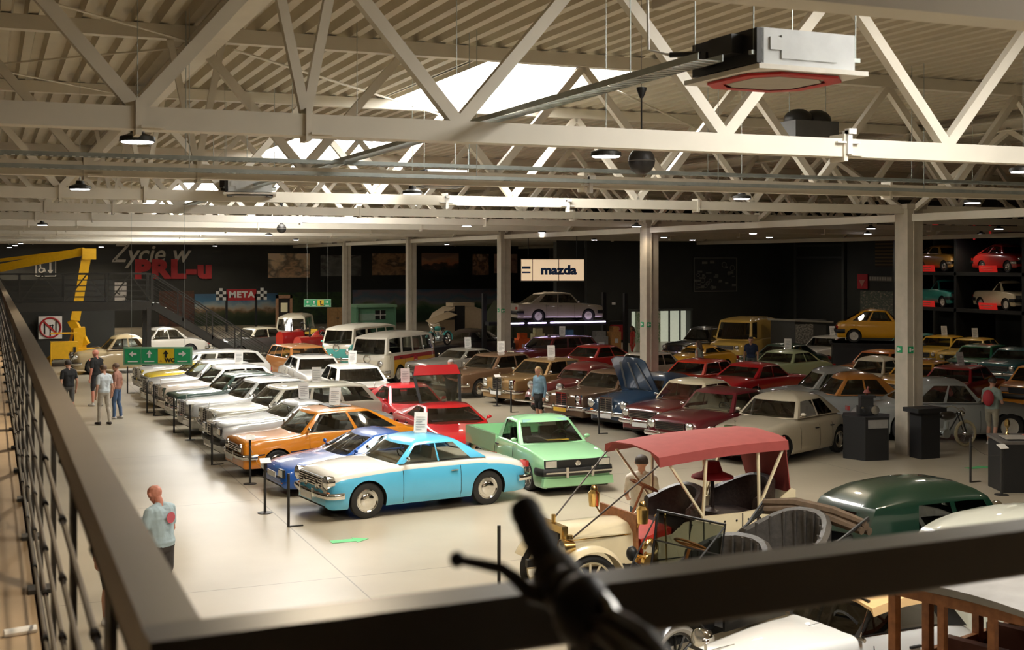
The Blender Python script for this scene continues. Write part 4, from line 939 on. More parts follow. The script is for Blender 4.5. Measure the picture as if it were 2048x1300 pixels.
MB().box((1.2,.40,1.0),(.9,.01,.015)).box((1.2,-.40,1.0),(.9,.01,.015)).build('bonnet_hinge', BRASS, V)
g = MB().box((1.72,0,.86),(.09,.66,.62)).tube([(1.72,0,1.15),(1.72,0,1.28)],.03,8).build('radiator', BRASS, V); MB().box((1.775,0,.84),(.01,.5,.46)).build('core', BLACK, g)
MB().box((.7,0,1.02),(.04,.98,.5)).build('dashboard', WOOD, V)
for s_ in (-1,1):
    g = MB().lathe([(.03,-.12),(.1,-.1),(.12,0),(.13,.06),(.12,.07)],18,(1.78,s_*.46,.92),'X').tube([(1.72,s_*.46,.92),(1.7,s_*.42,.6)],.015,6).lathe([(.05,.12),(.04,.17),(.0,.17)],10,(1.72,s_*.46,.92)).build('headlamp', BRASS, V); MB().lathe([(.115,.055),(.06,.075),(0,.08)],16,(1.78,s_*.46,.92),'X').build('lens', REFL, g)
    g = MB().lathe([(0,-.14),(.07,-.13),(.08,-.05),(.085,.06),(.05,.1),(.05,.14),(.03,.17),(0,.17)],14,(.72,s_*.66,1.32)).tube([(.72,s_*.6,1.2),(.7,s_*.5,1.1)],.012,6).build('side_lantern', BRASS, V)
    m = MB(); fender(m,(1.5,s_*.62,.42),.52,.24,25,165); fender(m,(-1.3,s_*.62,.42),.52,.26,15,165); m.box((.12,s_*.62,.42),(1.7,.26,.03)); m.bar((1.0,s_*.62,.56),(.85,s_*.62,.42),.26,.02); m.build('fender', CREAM, V)
    # body flank with curved rear tub
    pts = [(.66,.6),(.66,.92),(.2,.98),(-.0,1.12),(-.28,1.15),(-.3,1.18),(-.95,1.18),(-1.2,1.2),(-1.55,1.28),(-1.82,1.45),(-1.88,1.42),(-1.85,1.0),(-1.6,.72),(-1.0,.6)]
    pan = MB().plate([(x,s_*.60,z_) for x,z_ in pts],.03,(0,-s_,0)).build('body_panel', CREAM, V)
    tr = MB()
    for x0,z0,x1,z1 in ((-.3,.64,-.3,1.16),(-.95,.64,-.95,1.17),(.66,.66,-1.0,.66)): tr.bar((x0,s_*.605,z0),(x1,s_*.605,z1),.012,.012)
    for x in (.1,-.1,-.4,-.65,-.85,-1.05,-1.15,-1.25,-1.35): tr.ell((x,s_*.607,1.08),(.016,.008,.016),8,5)
    tr.build('panel_trim', BLACK, pan)
MB().box((-1.87,0,1.05),(.03,1.18,.75)).build('rear_panel', CREAM, V)
MB().box((-.55,0,.62),(2.4,1.14,.04)).build('floor_boards', WOOD, V)
m = MB(); seatback(m,-.35,.85,1.50,1.08,.45); m.box((-.12,0,.95),(.5,1.0,.16)); m.build('front_seat', DLEA, V)
m = MB(); seatback(m,-1.55,.9,1.55,1.08,.55); m.box((-1.2,0,.98),(.6,1.0,.18)); m.build('rear_seat', DLEA, V)
MB().box((.35,.05,.88),(.5,.8,.22),ry=.25).build('toe_board', M('toe_red',(.55,.035,.02),.5), V)
c = Vector((.12,-.28,1.50)); ax = Vector((-.45,0,.9)).normalized(); e1 = Vector((0,1,0)); e2 = ax.cross(e1)
MB().tube([c+(e1*cos(a)+e2*sin(a))*.21 for a in np.linspace(0,2*pi,25)[:-1]],.015,8,closed=True).bar(c-e1*.2,c+e1*.2,.02).bar(c-e2*.2,c+e2*.2,.02).tube([c,c-ax*.75],.018,8).build('steering_wheel', WOOD, V)
m = MB()
for x in (.35,.5): m.tube([(x,.68,.55),(x+.04,.7,1.25)],.012,6).ell((x+.04,.7,1.27),(.02,.02,.035))
m.tube([(.6+.1*cos(a)*1,.66+.02*sin(2*a),.85+.1*sin(a)) for a in np.linspace(0,5.5,14)],.03,8); m.lathe([(.02,0),(.03,.06),(.08,.12)],12,(.72,.66,.75),'X'); m.lathe([(0,-.04),(.12,-.04),(.12,.04),(0,.04)],16,(.62,.68,.66),'Y'); m.build('lever_set', BRASS, V)
# canopy
rows = []
for k in range(9):
    x = .5-2.15*k/8; cr = .03*sin(pi*k/8); rows.append([Vector((x+(.14 if k == 0 and abs(y) > .6 else 0)*0,y,z_+cr+.1*k/8)) for y,z_ in ((-.74,1.93),(-.72,2.06),(-.5,2.12),(0,2.15),(.5,2.12),(.72,2.06),(.74,1.93),(.70,1.95),(.5,2.10),(0,2.13),(-.5,2.10),(-.70,1.95))])
cn = MB().loft(rows,0,closed=True,cap=True)
cn.plate([(-1.66,-.62,2.2),(-1.66,.62,2.2),(-1.86,.5,1.35),(-1.86,-.5,1.35)],.015,(-1,0,0)); cn.build('canopy', CANV, V)
for s_ in (-1,1):
    for (x0,z0,x1,z1) in ((-.25,1.15,-.28,2.02),(-.25,1.2,.35,2.0),(-1.2,1.18,-1.15,2.05),(-1.2,1.25,-1.6,2.08)): MB().bar((x0,s_*.65,z0),(x1,s_*.69,z1),.035,.03).build('canopy_bow', CREAM, V)
    MB().tube([(.48,s_*.70,1.96),(1.66,s_*.36,1.0)],.012,6).build('strap', DLEA, V)
hat = thing('wide_hat', 'wide red hat on a stand in the back of the cream veteran car', 'hat', V.location+Matrix.Rotation(radians(183),3,'Z') @ Vector((-1.0,-.2,1.07)))
MB().lathe([(0,.72),(.1,.71),(.13,.62),(.15,.56),(.30,.50),(.31,.47),(.14,.53),(0,.56)],22).build('hat', M('hat_red',(.32,.015,.02),.7), hat); MB().lathe([(0,0),(.14,0),(.03,.04),(.03,.58),(0,.6)],12).build('stand', DLEA, hat)

# black open tourer
t = thing('open_tourer', 'black open tourer with pleated grey leather seats and folded brown hood', 'car', (8.0,12.75,0), radians(197)); V = t
BLKP = paint((.008,.008,.008)); PALET = M('pale_tyre', (.5,.46,.40), .7)
for x in (1.45,-1.35):
    for s_ in (-.64,.64): spoke_wheel(V, x, s_, .40, .05, BLKP if x < 0 or 1 else CREAM, 12, hub=PALET)
MB().box((0,0,.5),(3.7,.7,.12)).build('chassis', UNDER, V)
MB().loft([[Vector((x,y*w,z_)) for y,z_ in ((-.36,.55),(-.38,.85),(-.25,1.0),(0,1.05),(.25,1.0),(.38,.85),(.36,.55))] for x,w in ((.6,1.25),(1.6,.85))],0,cap=True).build('bonnet', BLKP, V)
MB().box((1.63,0,.8),(.06,.6,.5)).build('radiator', BRASS, V)
for s_ in (-1,1):
    MB().plate([(x,s_*.62,z_) for x,z_ in ((.62,.55),(.62,1.0),(.1,.98),(-.2,1.15),(-.4,1.15),(-.5,1.0),(-1.0,1.02),(-1.25,1.25),(-1.75,1.3),(-1.8,.9),(-1.5,.55))],.03,(0,-s_,0)).build('body_panel', BLKP, V)
    m = MB(); fender(m,(1.45,s_*.64,.40),.5,.24,20,165); fender(m,(-1.35,s_*.64,.4),.5,.26,15,165); m.box((.05,s_*.64,.4),(1.9,.26,.03)); m.build('fender', BLKP, V)
    g = MB().ell((.78,s_*.68,1.22),(.07,.07,.09)).tube([(.78,s_*.68,1.15),(.66,s_*.6,1.0)],.014,6).build('side_lamp', BLACK, V)
    MB().lathe([(.1,-.1),(.12,.02),(.11,.04),(0,.05)],14,(1.68,s_*.42,.88),'X').build('headlamp', BRASS, V)
MB().box((-1.8,0,.95),(.03,1.2,.7)).build('rear_panel', BLKP, V); MB().box((-.6,0,.56),(2.4,1.2,.04)).build('floor_boards', UNDER, V)
for nm,x,z1,dp in (('front_seat',-.35,1.36,.42),('rear_seat',-1.5,1.52,.62)):
    m = MB(); seatback(m,x,.75,z1,1.16,dp); m.box((x+.3,0,.86),(.5,1.02,.16)); s0 = m.build(nm, GLEA, V)
    pl = MB()
    for k in range(1,12):
        t_ = pi*k/12; y = 1.16/2*cos(t_); xx = x-dp*.35*sin(t_)+dp*.65*(abs(cos(t_))**3)+.075; pl.tube([(xx,y*.95,.84),(xx,y*.95,z1-(z1-.75)*.35*abs(cos(t_))**3)],.018,6)
    pl.build('pleats', GLEA, s0)
m = MB()
for y in (-.5,-.5): pass
fr = [(.62,-.52,1.02),(.5,-.52,1.72),(.5,.52,1.72),(.62,.52,1.02)]
MB().tube(fr+[fr[0]],.018,6).tube([(.56,-.52,1.38),(.56,.52,1.38)],.01,6).tube([(.5,-.52,1.7),(1.3,-.36,.95)],.01,6).tube([(.5,.52,1.7),(1.3,.36,.95)],.01,6).build('windscreen_frame', BLACK, V)
MB().plate([(.62,-.5,1.04),(.62,.5,1.04),(.5,.5,1.7),(.5,-.5,1.7)],.004,(1,0,.1)).build('windscreen', GLASS, V)
c = Vector((.22,-.25,1.32))
MB().tube([c+(e1*cos(a)+e2*sin(a))*.2 for a in np.linspace(0,2*pi,25)[:-1]],.014,8,closed=True).bar(c-e1*.2,c+e1*.2,.02).tube([c,c-ax*.6],.018,8).build('steering_wheel', M('orange_wood',(.5,.18,.04),.4), V)
m = MB()
for k,(dx,dz) in enumerate(((0,0),(-.09,.04),(-.16,-.03),(-.05,.09))): m.tube([(-1.75+dx,-.78,1.40+dz),(-1.80+dx,-.3,1.46+dz),(-1.80+dx,.3,1.44+dz),(-1.75+dx,.78,1.38+dz)],[.05,.075,.07,.05],8)
m.build('folded_hood', BRCAN, V)
m = MB()
for s_ in (-1,1):
    for k in range(3): m.bar((-1.1-.05*k,s_*.66,1.2),(-1.95+.05*k,s_*(.74+.03*k),1.48+.03*k),.025,.02)
m.build('hood_bows', BLACK, V)

# roadster, green and grey saloons with separate wings
def wings(cols, spec):
    def f(root,s,q):
        pm = q['pm'] if cols is None else cols; xf = s['L']/2-s['fo']; xr_ = xf-s['wb']; w = spec
        for sy in (-1,1):
            m = MB(); y = sy*(s['W']/2-.02)
            fender(m,(xf,y,s['wr']),s['wr']*1.28,w,18,175); m.build('front_wing', pm, root)
            m = MB(); fender(m,(xr_,y,s['wr']),s['wr']*1.28,w,5,178); m.build('rear_wing', pm, root)
            MB().box(((xf+xr_)/2,y,.27),(s['wb']-s['wr']*2.2,w,.03)).build('running_board', BLACK, root)
            g = MB().lathe([(.03,-.16),(.1,-.1),(.125,.0),(.125,.03)],16,(s['L']/2-.35,sy*(s['W']/2-.12),.86),'X').build('pod_headlight', CHROME, root); MB().lathe([(.12,.02),(.06,.05),(0,.055)],14,(s['L']/2-.35,sy*(s['W']/2-.12),.86),'X').build('lens', REFL, g)
    return f
RSP = S(L=3.6,W=1.28,H=1.36,wb=2.4,fo=.62,wr=.33,sill=.3,top=[(0,.84),(.03,.93),(.38,1.0),(.7,.98),(.85,.9),(1,.55)],gh=(.42,.47,.74,.86),plan=[(0,.50),(.1,.55),(.38,.82),(.7,.88),(1,.7)],r=.1,rn=(.05,.1),tp=.98,pl=.92,bow=.04,dome=.09,
   lights='none',grille='none',bump='none',plate=None,mirror=False,seams=(.47,.66),roof=M('black_canvas',(.015,.014,.013),.8),wheel='cap',segs=[('p',.02),('w',.70),('p',.28)],glass=Glass('curtain_glass',(.06,.06,.06),.2),tail='round',seat=DLEA)
def roadster_x(root,s,q):
    wings(None,.26)(root,s,q)
    x0 = q['X'](.42); xe = q['X'](.88); rows = []
    for k in range(9):
        f_ = k/8; x = x0-.08+(xe-x0+.08)*f_; zz = s['H']+.02-.05*(2*f_-1)**2-(.16*max(0,f_-.7)/.3); sg = .012*sin(9*f_)
        rows.append([Vector((x,y,zz-dz+sg*abs(y))) for y,dz in ((-.62,.13),(-.6,.05),(-.4,.015),(0,0),(.4,.015),(.6,.05),(.62,.13),(.58,.08),(.4,.04),(0,.03),(-.4,.04),(-.58,.08))])
    MB().loft(rows,0,closed=True,cap=True).build('soft_top', TANC, root)
    for sy in (-1,1): MB().ell((x0-.28,sy*.26,1.12),(.08,.2,.13)).build('headrest', PAPER, root)
    MB().tube([(x0-.02,-.5,.98),(x0-.14,-.5,1.32),(x0-.14,.5,1.32),(x0-.02,.5,.98),(x0-.02,-.5,.98)],.016,6).tube([(x0-.02,-.56,.96),(x0-.02,.56,.96)],.022,6).build('windscreen_frame', CHROME, root)
    MB().bar((x0+.05,0,1.0),(s['L']/2-.05,0,.94),.012,.012).build('bonnet_hinge', CHROME, root)
    g = MB().box((s['L']/2+.0,0,.68),(.08,.46,.5)).build('radiator_shell', CHROME, root); MB().box((s['L']/2+.045,0,.67),(.01,.38,.42)).build('core', BLACK, g)
    MB().tube([(s['L']/2,0,.94),(s['L']/2,0,1.02)],.015,6).ell((s['L']/2,0,1.04),(.04,.03,.03)).build('radiator_cap', CHROME, root)
car('white roadster with raised tan soft top and chrome windscreen frame', (8.15,10.6), 187, RSP, (.78,.78,.75), extra=roadster_x)
OLD = S(PONT, L=4.1, W=1.42, H=1.55, fo=.7, wb=2.5, wr=.34, lights='none', grille='none', bump='none', plan=[(0,.5),(.1,.6),(.35,.95),(.75,1),(.92,.9),(1,.72)], gh=(.37,.42,.70,.93), dome=.2, r=.2, tp=.86, plate=None, segs=[('p',.08),('w',.30),('p',.05),('w',.25),('p',.32)], rg=(.5,.42,.8))
OLD['mirror'] = False
TALL = S(OLD, H=1.62, gh=(.36,.42,.915,.975), top=[(0,.68),(.03,.86),(.12,.95),(.34,1.0),(.72,1.0),(.95,.98),(.985,.9),(1,.8)], plan=[(0,.5),(.1,.6),(.35,.95),(.75,1),(.95,.97),(1,.9)], dome=.24, tp=.88, pl=.97, rg=(.5,.5,.86), rn=(.2,.1), rear_drop=.06, segs=[('p',.06),('w',.27),('p',.04),('w',.27),('p',.36)])
GRC = S(TALL, glass=GLASSD); car('glossy dark green rounded saloon seen from behind', (12.75,14.35), 2, GRC, (.003,.024,.013), extra=wings(None,.3))
GYC = S(TALL, H=1.55, glass=GLASSD); car('pale grey rounded car beside the glossy dark green saloon', (12.85,12.35), 2, GYC, (.50,.52,.46), extra=wings(None,.3))
TRA = S(OLD, L=4.4, H=1.5); 
def tra_x(root,s,q):
    wings(None,.28)(root,s,q)
    g = MB().plate([(s['L']/2+.01,-.24,.88),(s['L']/2+.01,.24,.88),(s['L']/2+.03,.18,.42),(s['L']/2+.03,-.18,.42)],.05,(1,0,0)).build('grille', CHROME, root)
    MB().bar((s['L']/2+.09,-.2,.45),(s['L']/2+.09,0,.82),.035).bar((s['L']/2+.09,.2,.45),(s['L']/2+.09,0,.82),.035).bar((s['L']/2+.09,-.2,.62),(s['L']/2+.09,0,.99-.12),.0351).build('chevrons', REFL, g)
    MB().tube([(s['L']/2+.2,y,.42) for y in (-.75,-.4,0,.4,.75)],.035,8).build('bumper', CHROME, root)
    MB().box((s['L']/2+.24,.35,.40),(.01,.45,.11)).build('number_plate', PLATE, root)
C('maroon thirties saloon with chrome chevron grille', RP(1128,722,204,TRA), 204, TRA, (.11,.012,.012), extra=tra_x)
# grey pickup saloon with pale wheels
WAR = S(PONT, L=4.7, W=1.72, H=1.62, wb=2.7, fo=.85, wr=.37, wheel='pale', gh=(.33,.41,.62,.80)); 
C('long grey rounded saloon with pale wheels behind the tall column', (23.7,27.2), 338, WAR, (.30,.31,.29))

# timber framed shooting brake
t = thing('timber_bus', 'timber framed passenger brake with grey padded roof', 'car', (8.33,8.25,0), radians(196)); V = t
for x in (1.1,-1.1):
    for s_ in (-.66,.66): spoke_wheel(V, x, s_, .4, .05, M('brown_wheel',(.14,.05,.025),.4), 12)
MB().box((0,0,.62),(3.2,1.25,.1)).build('chassis', BLACK, V)
rows = [[Vector((x,y,2.02+.07*(1-(y/.8)**2)-.0*abs(x)+dz)) for y in np.linspace(-.8,.8,9)]+[Vector((x,y,1.98+.05*(1-(y/.8)**2)+dz)) for y in np.linspace(.8,-.8,9)] for x,dz in ((1.25,-.03),(1.1,0),(0,.02),(-1.3,.0),(-1.6,-.03))]
MB().loft(rows,0,closed=True,cap=True).build('roof', M('roof_pad',(.22,.21,.20),.5,var=.1,scale=6), V)
for s_ in (-1,1):
    MB().bar((1.22,s_*.78,1.97),(-1.6,s_*.78,1.97),.04,.07).build('roof_edge', BLACK, V)
    MB().bar((1.1,s_*.66,1.9),(-1.5,s_*.66,1.9),.07,.09).build('roof_rail', WOOD, V)
    for x in (1.05,.55,-.25,-.9,-1.5): MB().box((x,s_*.66,1.28),(.08,.07,1.28)).build('timber_post', WOOD, V)
    MB().bar((1.05,s_*.66,1.25),(-1.5,s_*.66,1.25),.05,.07).build('waist_rail', WOOD, V)
    for x0,x1 in ((1.0,.6),(.5,-.2),(-.3,-.85),(-.95,-1.45)): MB().box(((x0+x1)/2,s_*.655,.94),(x0-x1,.02,.54)).build('side_board', M('brown_board',(.13,.05,.025),.5,var=.2,scale=10), V)
for x in (1.05,-1.5):
    MB().bar((x,-.66,1.9),(x,.66,1.9),.07,.09).build('roof_rail', WOOD, V); MB().bar((x,-.66,1.25),(x,.66,1.25),.05,.07).build('waist_rail', WOOD, V)
    for y in (-.2,.25): MB().box((x,y,1.58),(.06,.06,.6)).build('timber_post', WOOD, V)
for x in (.6,-.1,-.8): MB().box((x-.2,0,1.15),(.1,1.15,.5)).box((x,0,.92),(.45,1.15,.12)).build('bench', M('bench_brown',(.09,.03,.02),.5), V)
MB().box((0,0,.7),(3.0,1.25,.05)).build('floor_boards', WOOD, V)

# ---------------------------------------------------------------- motorcycle at the rail
t = thing('motorcycle', 'black motorcycle parked at the gallery rail with its handlebar raised', 'motorcycle', (0,0,0))
V = t; g1 = atZ(1048,1016,1.50); g2 = atZ(1112,1150,1.40); cl = atZ(1165,1222,1.33); b1 = atZ(1250,1300,1.25); b2 = atZ(1400,1420,1.14); mid = b2+Vector((.04,-.1,-.06))
h = MB().tube([g2,cl,b1,b2,mid, mid+Vector((.03,-.28,.02)), mid+Vector((.0,-.45,.16))],.013,10).build('handlebar', M('bar_grey',(.1,.1,.1),.35,.7), V)
d = (g2-g1); gp = MB(); n = 12
gp.tube([g1+d*(k/n) for k in range(n+1)], [.0195 if k%2 else .0175 for k in range(n+1)], 12).lathe([(0,0)],3) if False else gp.tube([g1+d*(k/n) for k in range(n+1)], [.0195 if k%2 else .018 for k in range(n+1)], 12)
gp.build('grip', RUBBER, V)
MB().tube([g2-d*.05,g2+(cl-g2)*.3],.028,12).build('throttle_housing', BLACK, V)
MB().ell(cl+Vector((0,.0,.0)),(.034,.03,.04)).ell(cl+(g2-cl)*.5,(.03,.03,.03)).box(cl+Vector((.02,-.01,-.03)),(.06,.05,.05)).build('switch_housing', BLACK, V)
lv = [atZ(1125,1205,1.36),atZ(1062,1188,1.37),atZ(1035,1160,1.38),atZ(1005,1138,1.39),atZ(960,1128,1.40),atZ(914,1119,1.41)]
MB().tube(lv,[.010,.010,.0085,.007,.0065,.0055],8).ell(lv[-1],(.0095,.0095,.0095),10,8).build('brake_lever', M('lever_dark',(.03,.028,.026),.4,.5), V)
MB().tube([atZ(1195,1180,1.33),atZ(1218,1215,1.31),atZ(1238,1262,1.28),atZ(1245,1310,1.26)],[.006,.009,.009,.006],8).build('cable', M('cable_grey',(.3,.29,.27),.3,.7), V)
MB().tube([atZ(1180,1262,1.3),atZ(1230,1252,1.29),atZ(1285,1285,1.26),atZ(1330,1330,1.22)],[.014,.018,.018,.014],8).build('meter_shroud', M('shroud',(.05,.048,.045),.3,.4), V)
hd = mid; fz = MZ
fk = MB()
for s_ in (-.09,.09): fk.tube([hd+Vector((.05,s_,-.02)),Vector((hd.x-.30,hd.y+s_,fz+.31))],.02,8)
fk.build('fork', CHROME, V)
spoke_wheel(V, hd.x-.30, hd.y, .31, .05, CHROME, 18, True).location = (hd.x-.30,hd.y,fz+.31)
spoke_wheel(V, hd.x+1.0, hd.y, .31, .05, CHROME, 18, True).location = (hd.x+1.0,hd.y,fz+.31)
MB().ell(hd+Vector((-.06,0,-.16)),(.1,.09,.09)).build('headlight', CHROME, V); MB().ell(hd+Vector((.36,0,-.3)),(.26,.14,.11)).build('fuel_tank', BLKP, V); MB().ell(hd+Vector((.85,0,-.36)),(.33,.14,.07)).build('saddle', BLACK, V)
MB().tube([hd+Vector((.06,0,-.15)),hd+Vector((.35,0,-.62)),hd+Vector((.75,0,-.62)),Vector((hd.x+1.0,hd.y,fz+.31))],.022,8).tube([hd+Vector((.06,0,-.1)),hd+Vector((.8,0,-.38)),Vector((hd.x+1.0,hd.y,fz+.31))],.018,8).build('frame', BLACK, V)
MB().lathe([(0,-.14),(.15,-.14),(.15,.14),(0,.14)],16,hd+Vector((.5,0,-.6)),'Y').tube([hd+Vector((.48,0,-.55)),hd+Vector((.40,0,-.36))],.07,8).build('engine', GALV, V)
# ---------------------------------------------------------------- settle the rows so that no two cars touch, then build them
SPX = [(577,1054,0,'beside the sky blue coupe bumper'),(530,1026,1,'before the sky blue coupe'),(500,968,1,'before the blue sports car'),(424,930,0,'before the orange fastback'),(380,880,1,'before the silver hardtop'),(348,866,0,'before the beige estate'),(308,832,0,'before the dark green saloon'),(294,826,0,'before the champagne saloon'),(255,787,0,'before the yellow roadster'),
 (994,812,1,'before the golden brown saloon'),(1022,825,0,'before the maroon thirties saloon'),(1198,868,0,'before the dark blue saloon'),(1941,965,0,'beside the antique motorcycle'),(2003,990,1,'beside the display cabinet'),(998,1185,0,'before the cream veteran car')]
def mtv(A, B):                 # smallest push that parts two turned rectangles (x, y, half length, half width, direction), or None
    best = None; dx, dy = B[0]-A[0], B[1]-A[1]
    ax = [(A[4].x,A[4].y),(-A[4].y,A[4].x),(B[4].x,B[4].y),(-B[4].y,B[4].x)]
    for ux,uy in ax:
        ra = A[2]*abs(A[4].x*ux+A[4].y*uy)+A[3]*abs(-A[4].y*ux+A[4].x*uy); rb = B[2]*abs(B[4].x*ux+B[4].y*uy)+B[3]*abs(-B[4].y*ux+B[4].x*uy)
        d = dx*ux+dy*uy; pen = ra+rb-abs(d)
        if pen <= 0: return None
        if best is None or pen < best[0]: s_ = 1 if d >= 0 else -1; best = (pen, ux*s_, uy*s_)
    return best
def settle():
    N = len(CL); P = [list(a[1]) for a,k in CL]; base = [list(p) for p in P]; SP = [a[3] for a,k in CL]
    DR = [hv(a[2]) for a,k in CL]
    mov = [1.]*N
    for i in range(N): mov[i] = 0. if i in (0,11) else (.1 if i < 17 else (.3 if i == 17 else 1.))
    HL = [s_['L']/2+.15 for s_ in SP]; HW = [s_['W']/2+(.11 if s_['mirror'] else (.17 if s_['W'] < 1.5 and s_['lights'] == 'none' else .04)) for s_ in SP]
    R_ = lambda p,l,w,deg: (p[0],p[1],l/2,w/2,hv(deg))
    sq = lambda p,r: (p[0],p[1],r,r,hv(0))
    lp_ = atZ(1110,642,58); yp = atZ(1752,684,50); bl = at(152,728,0); nl = onA(30,600,BA+12.9)
    fixed = [sq(c,.34) for c in COLS]+[R_(at(1742,920,0)+hv(67)*.42,1.25,1.25,20),R_((COLS[0][0]-.05,COLS[0][1]-.62),.95,.65,0),R_(at(1890,897,0)+hv(67)*.1,2.1,.85,-2),
      R_(atZ(878,692,54.5),2.1,.9,215),R_(lp_,6.6,2.5,0),R_(yp,3.7,2.2,-35),R_(at(1597,640,2.0),2.8,1.7,15),R_(TRAC[0],3.2,2.0,215),R_(TRAC[1],3.2,2.0,215),
      R_((bx1+2.4,BA+.75),5.0,1.8,0),R_((bl.x+.1,bl.y),3.6,2.7,0),R_((bl.x-.6,bl.y-1.0),1.5,1.2,0),R_((nl.x,BA+13),9.1,.4,0),R_(onA(568,655,75.),1.2,.5,0)]
    fixed += [sq(atZ(*q),.33) for q in ((903,721,37.6),(1078,738,36.),(1398,672,47.),(1502,672,48.5),(1265,648,59.))]+[sq(at(1990,893,0)+hv(67)*.2,.36)]
    fixed += [sq(at(px,py,0),.09) for px,py,*_ in SPX]
    for it in range(900):
        worst = 0
        RC = [(P[i][0],P[i][1],HL[i],HW[i],DR[i]) for i in range(N)]
        for i in range(N):
            for j in range(i+1,N):
                if (P[i][0]-P[j][0])**2+(P[i][1]-P[j][1])**2 > 30 or mov[i]+mov[j] == 0: continue
                m = mtv(RC[i],RC[j])
                if m:
                    pen,ux,uy = m; w = mov[i]+mov[j]; worst = max(worst,pen); pen *= .6
                    P[i][0] -= ux*pen*mov[i]/w; P[i][1] -= uy*pen*mov[i]/w; P[j][0] += ux*pen*mov[j]/w; P[j][1] += uy*pen*mov[j]/w
            if mov[i]:
                for f_ in fixed:
                    if (P[i][0]-f_[0])**2+(P[i][1]-f_[1])**2 > 60: continue
                    m = mtv(f_,RC[i])
                    if m: worst = max(worst,m[0]); P[i][0] += m[1]*m[0]*.5; P[i][1] += m[2]*m[0]*.5
                ex = P[i][0]+HL[i]*abs(DR[i].x)+HW[i]*abs(DR[i].y); ey = P[i][1]+HL[i]*abs(DR[i].y)+HW[i]*abs(DR[i].x)
                if ex > SHX_-.15 and P[i][1] < 60: P[i][0] -= (ex-SHX_+.15)*.5
                if ex > JX and ey > BRA-1: P[i][1] -= (ey-BRA+1)*.5
        if worst < .01: break
    globals()['DBG'] = (base, P, worst)
    for i,(a,k) in enumerate(CL):
        a = list(a); a[1] = tuple(P[i]); CL[i] = (tuple(a),k)
TRAC = (atZ(600,690,61.0), atZ(638,690,56.8))
SHX_ = 41.9
settle()
for a,k in CL:
    ct = k.pop('card',None); k.pop('roof_card',None)
    o = car(*a, **k)
    if ct: card(o, a[3], ct, yaw=radians(random.Random(ct).uniform(-35,5)))
# ---------------------------------------------------------------- right side: plinths, motorcycle, shelves
PLB = M('plinth_black', (.010,.010,.011), .5)
def plinth(label, p, r, h, n, rot, sheet=None, name='display_plinth'):
    t = thing(name, label, 'plinth', (p[0],p[1],0), rot)
    MB().lathe([(0,0),(r,0),(r,h-.06),(r*1.04,h-.06),(r*1.04,h),(0,h)],n).build('body', PLB, t, smooth=False)
    if sheet: MB().box(sheet[0],sheet[1]).build('label_sheet', M('label_grey',(.22,.21,.2),.6), t)
    return t
pc = at(1742,920,0)+hv(67)*.42
pl = plinth('black hexagonal plinth carrying a model engine beside the tall column', pc, .60, 1.02, 6, radians(-10), ((.02,-.527,.86),(.5,.015,.2)))
e = thing('model_engine', 'small dark engine with round dial on the black hexagonal plinth', 'engine', (pc.x-.02,pc.y-.05,1.02), radians(-22))
MB().box((0,0,.12),(.42,.3,.2)).box((-.02,0,.32),(.3,.22,.2)).box((0,-.02,.45),(.36,.24,.05)).build('block', BLACK, e); MB().lathe([(0,-.05),(.1,-.05),(.11,0),(.1,.02),(0,.02)],18,(.14,-.18,.14),'Y').build('dial', CHROME, e)
MB().tube([(.0,0,.46),(.03,0,.68)],.02,8).lathe([(.03,.5),(.09,.53),(.05,.6),(.02,.61)],12).build('horn', M('horn_red',(.2,.05,.04),.5), e); MB().tube([(-.1,-.16,.1),(-.16,-.2,.2)],.04,8).build('spout', CHROME, e)
b_, a_ = COLS[0]
p2_ = Vector((b_-.15,a_-.62,0)); t = thing('column_plinth', 'narrow black plinth with wider top in front of the tall column', 'plinth', p2_)
MB().box((.1,0,.55),(.55,.42,1.1)).build('body', PLB, t); MB().box((.1,0,1.15),(.85,.55,.1)).build('top', PLB, t)
motorcycle('antique motorcycle with thin yellow tyres beside the column plinth', at(1890,897,0)+hv(67)*.1, -24+22, (.03,.025,.02), r=.34, wb=1.35, tyrem=M('tyre_yellow',(.42,.36,.22),.7), fend=False)
cb = at(2003,990,0)+hv(67.3)*.62+hv(-22.7)*.72; t = thing('display_cabinet', 'black display cabinet with sloping brochure top', 'cabinet', cb, -YAW)
MB().box((0,0,.5),(1.2,.8,1.0)).build('body', PLB, t); MB().box((0,0,1.04),(1.25,.85,.05),rx=.08).build('top', M('cab_top',(.12,.11,.1),.4), t)
MB().box((-.25,-.1,1.09),(.5,.4,.01),rx=.08).build('brochure', M('brochure',(.3,.28,.25),.5), t); MB().box((.2,-.05,1.1),(.4,.35,.01),rx=.08).build('red_brochure', M('brochure_red',(.5,.1,.08),.5), t)
tr_ = thing('trophy_lamp', 'small brass lamp glowing on the display cabinet', 'lamp', (cb+hv(67.3)*.28-hv(-22.7)*.25).to_tuple()[:2]+(1.083,)); MB().lathe([(0,0),(.06,0),(.02,.05),(.02,.14),(.06,.2),(.05,.3),(0,.34)],14).build('body', BRASS, tr_)
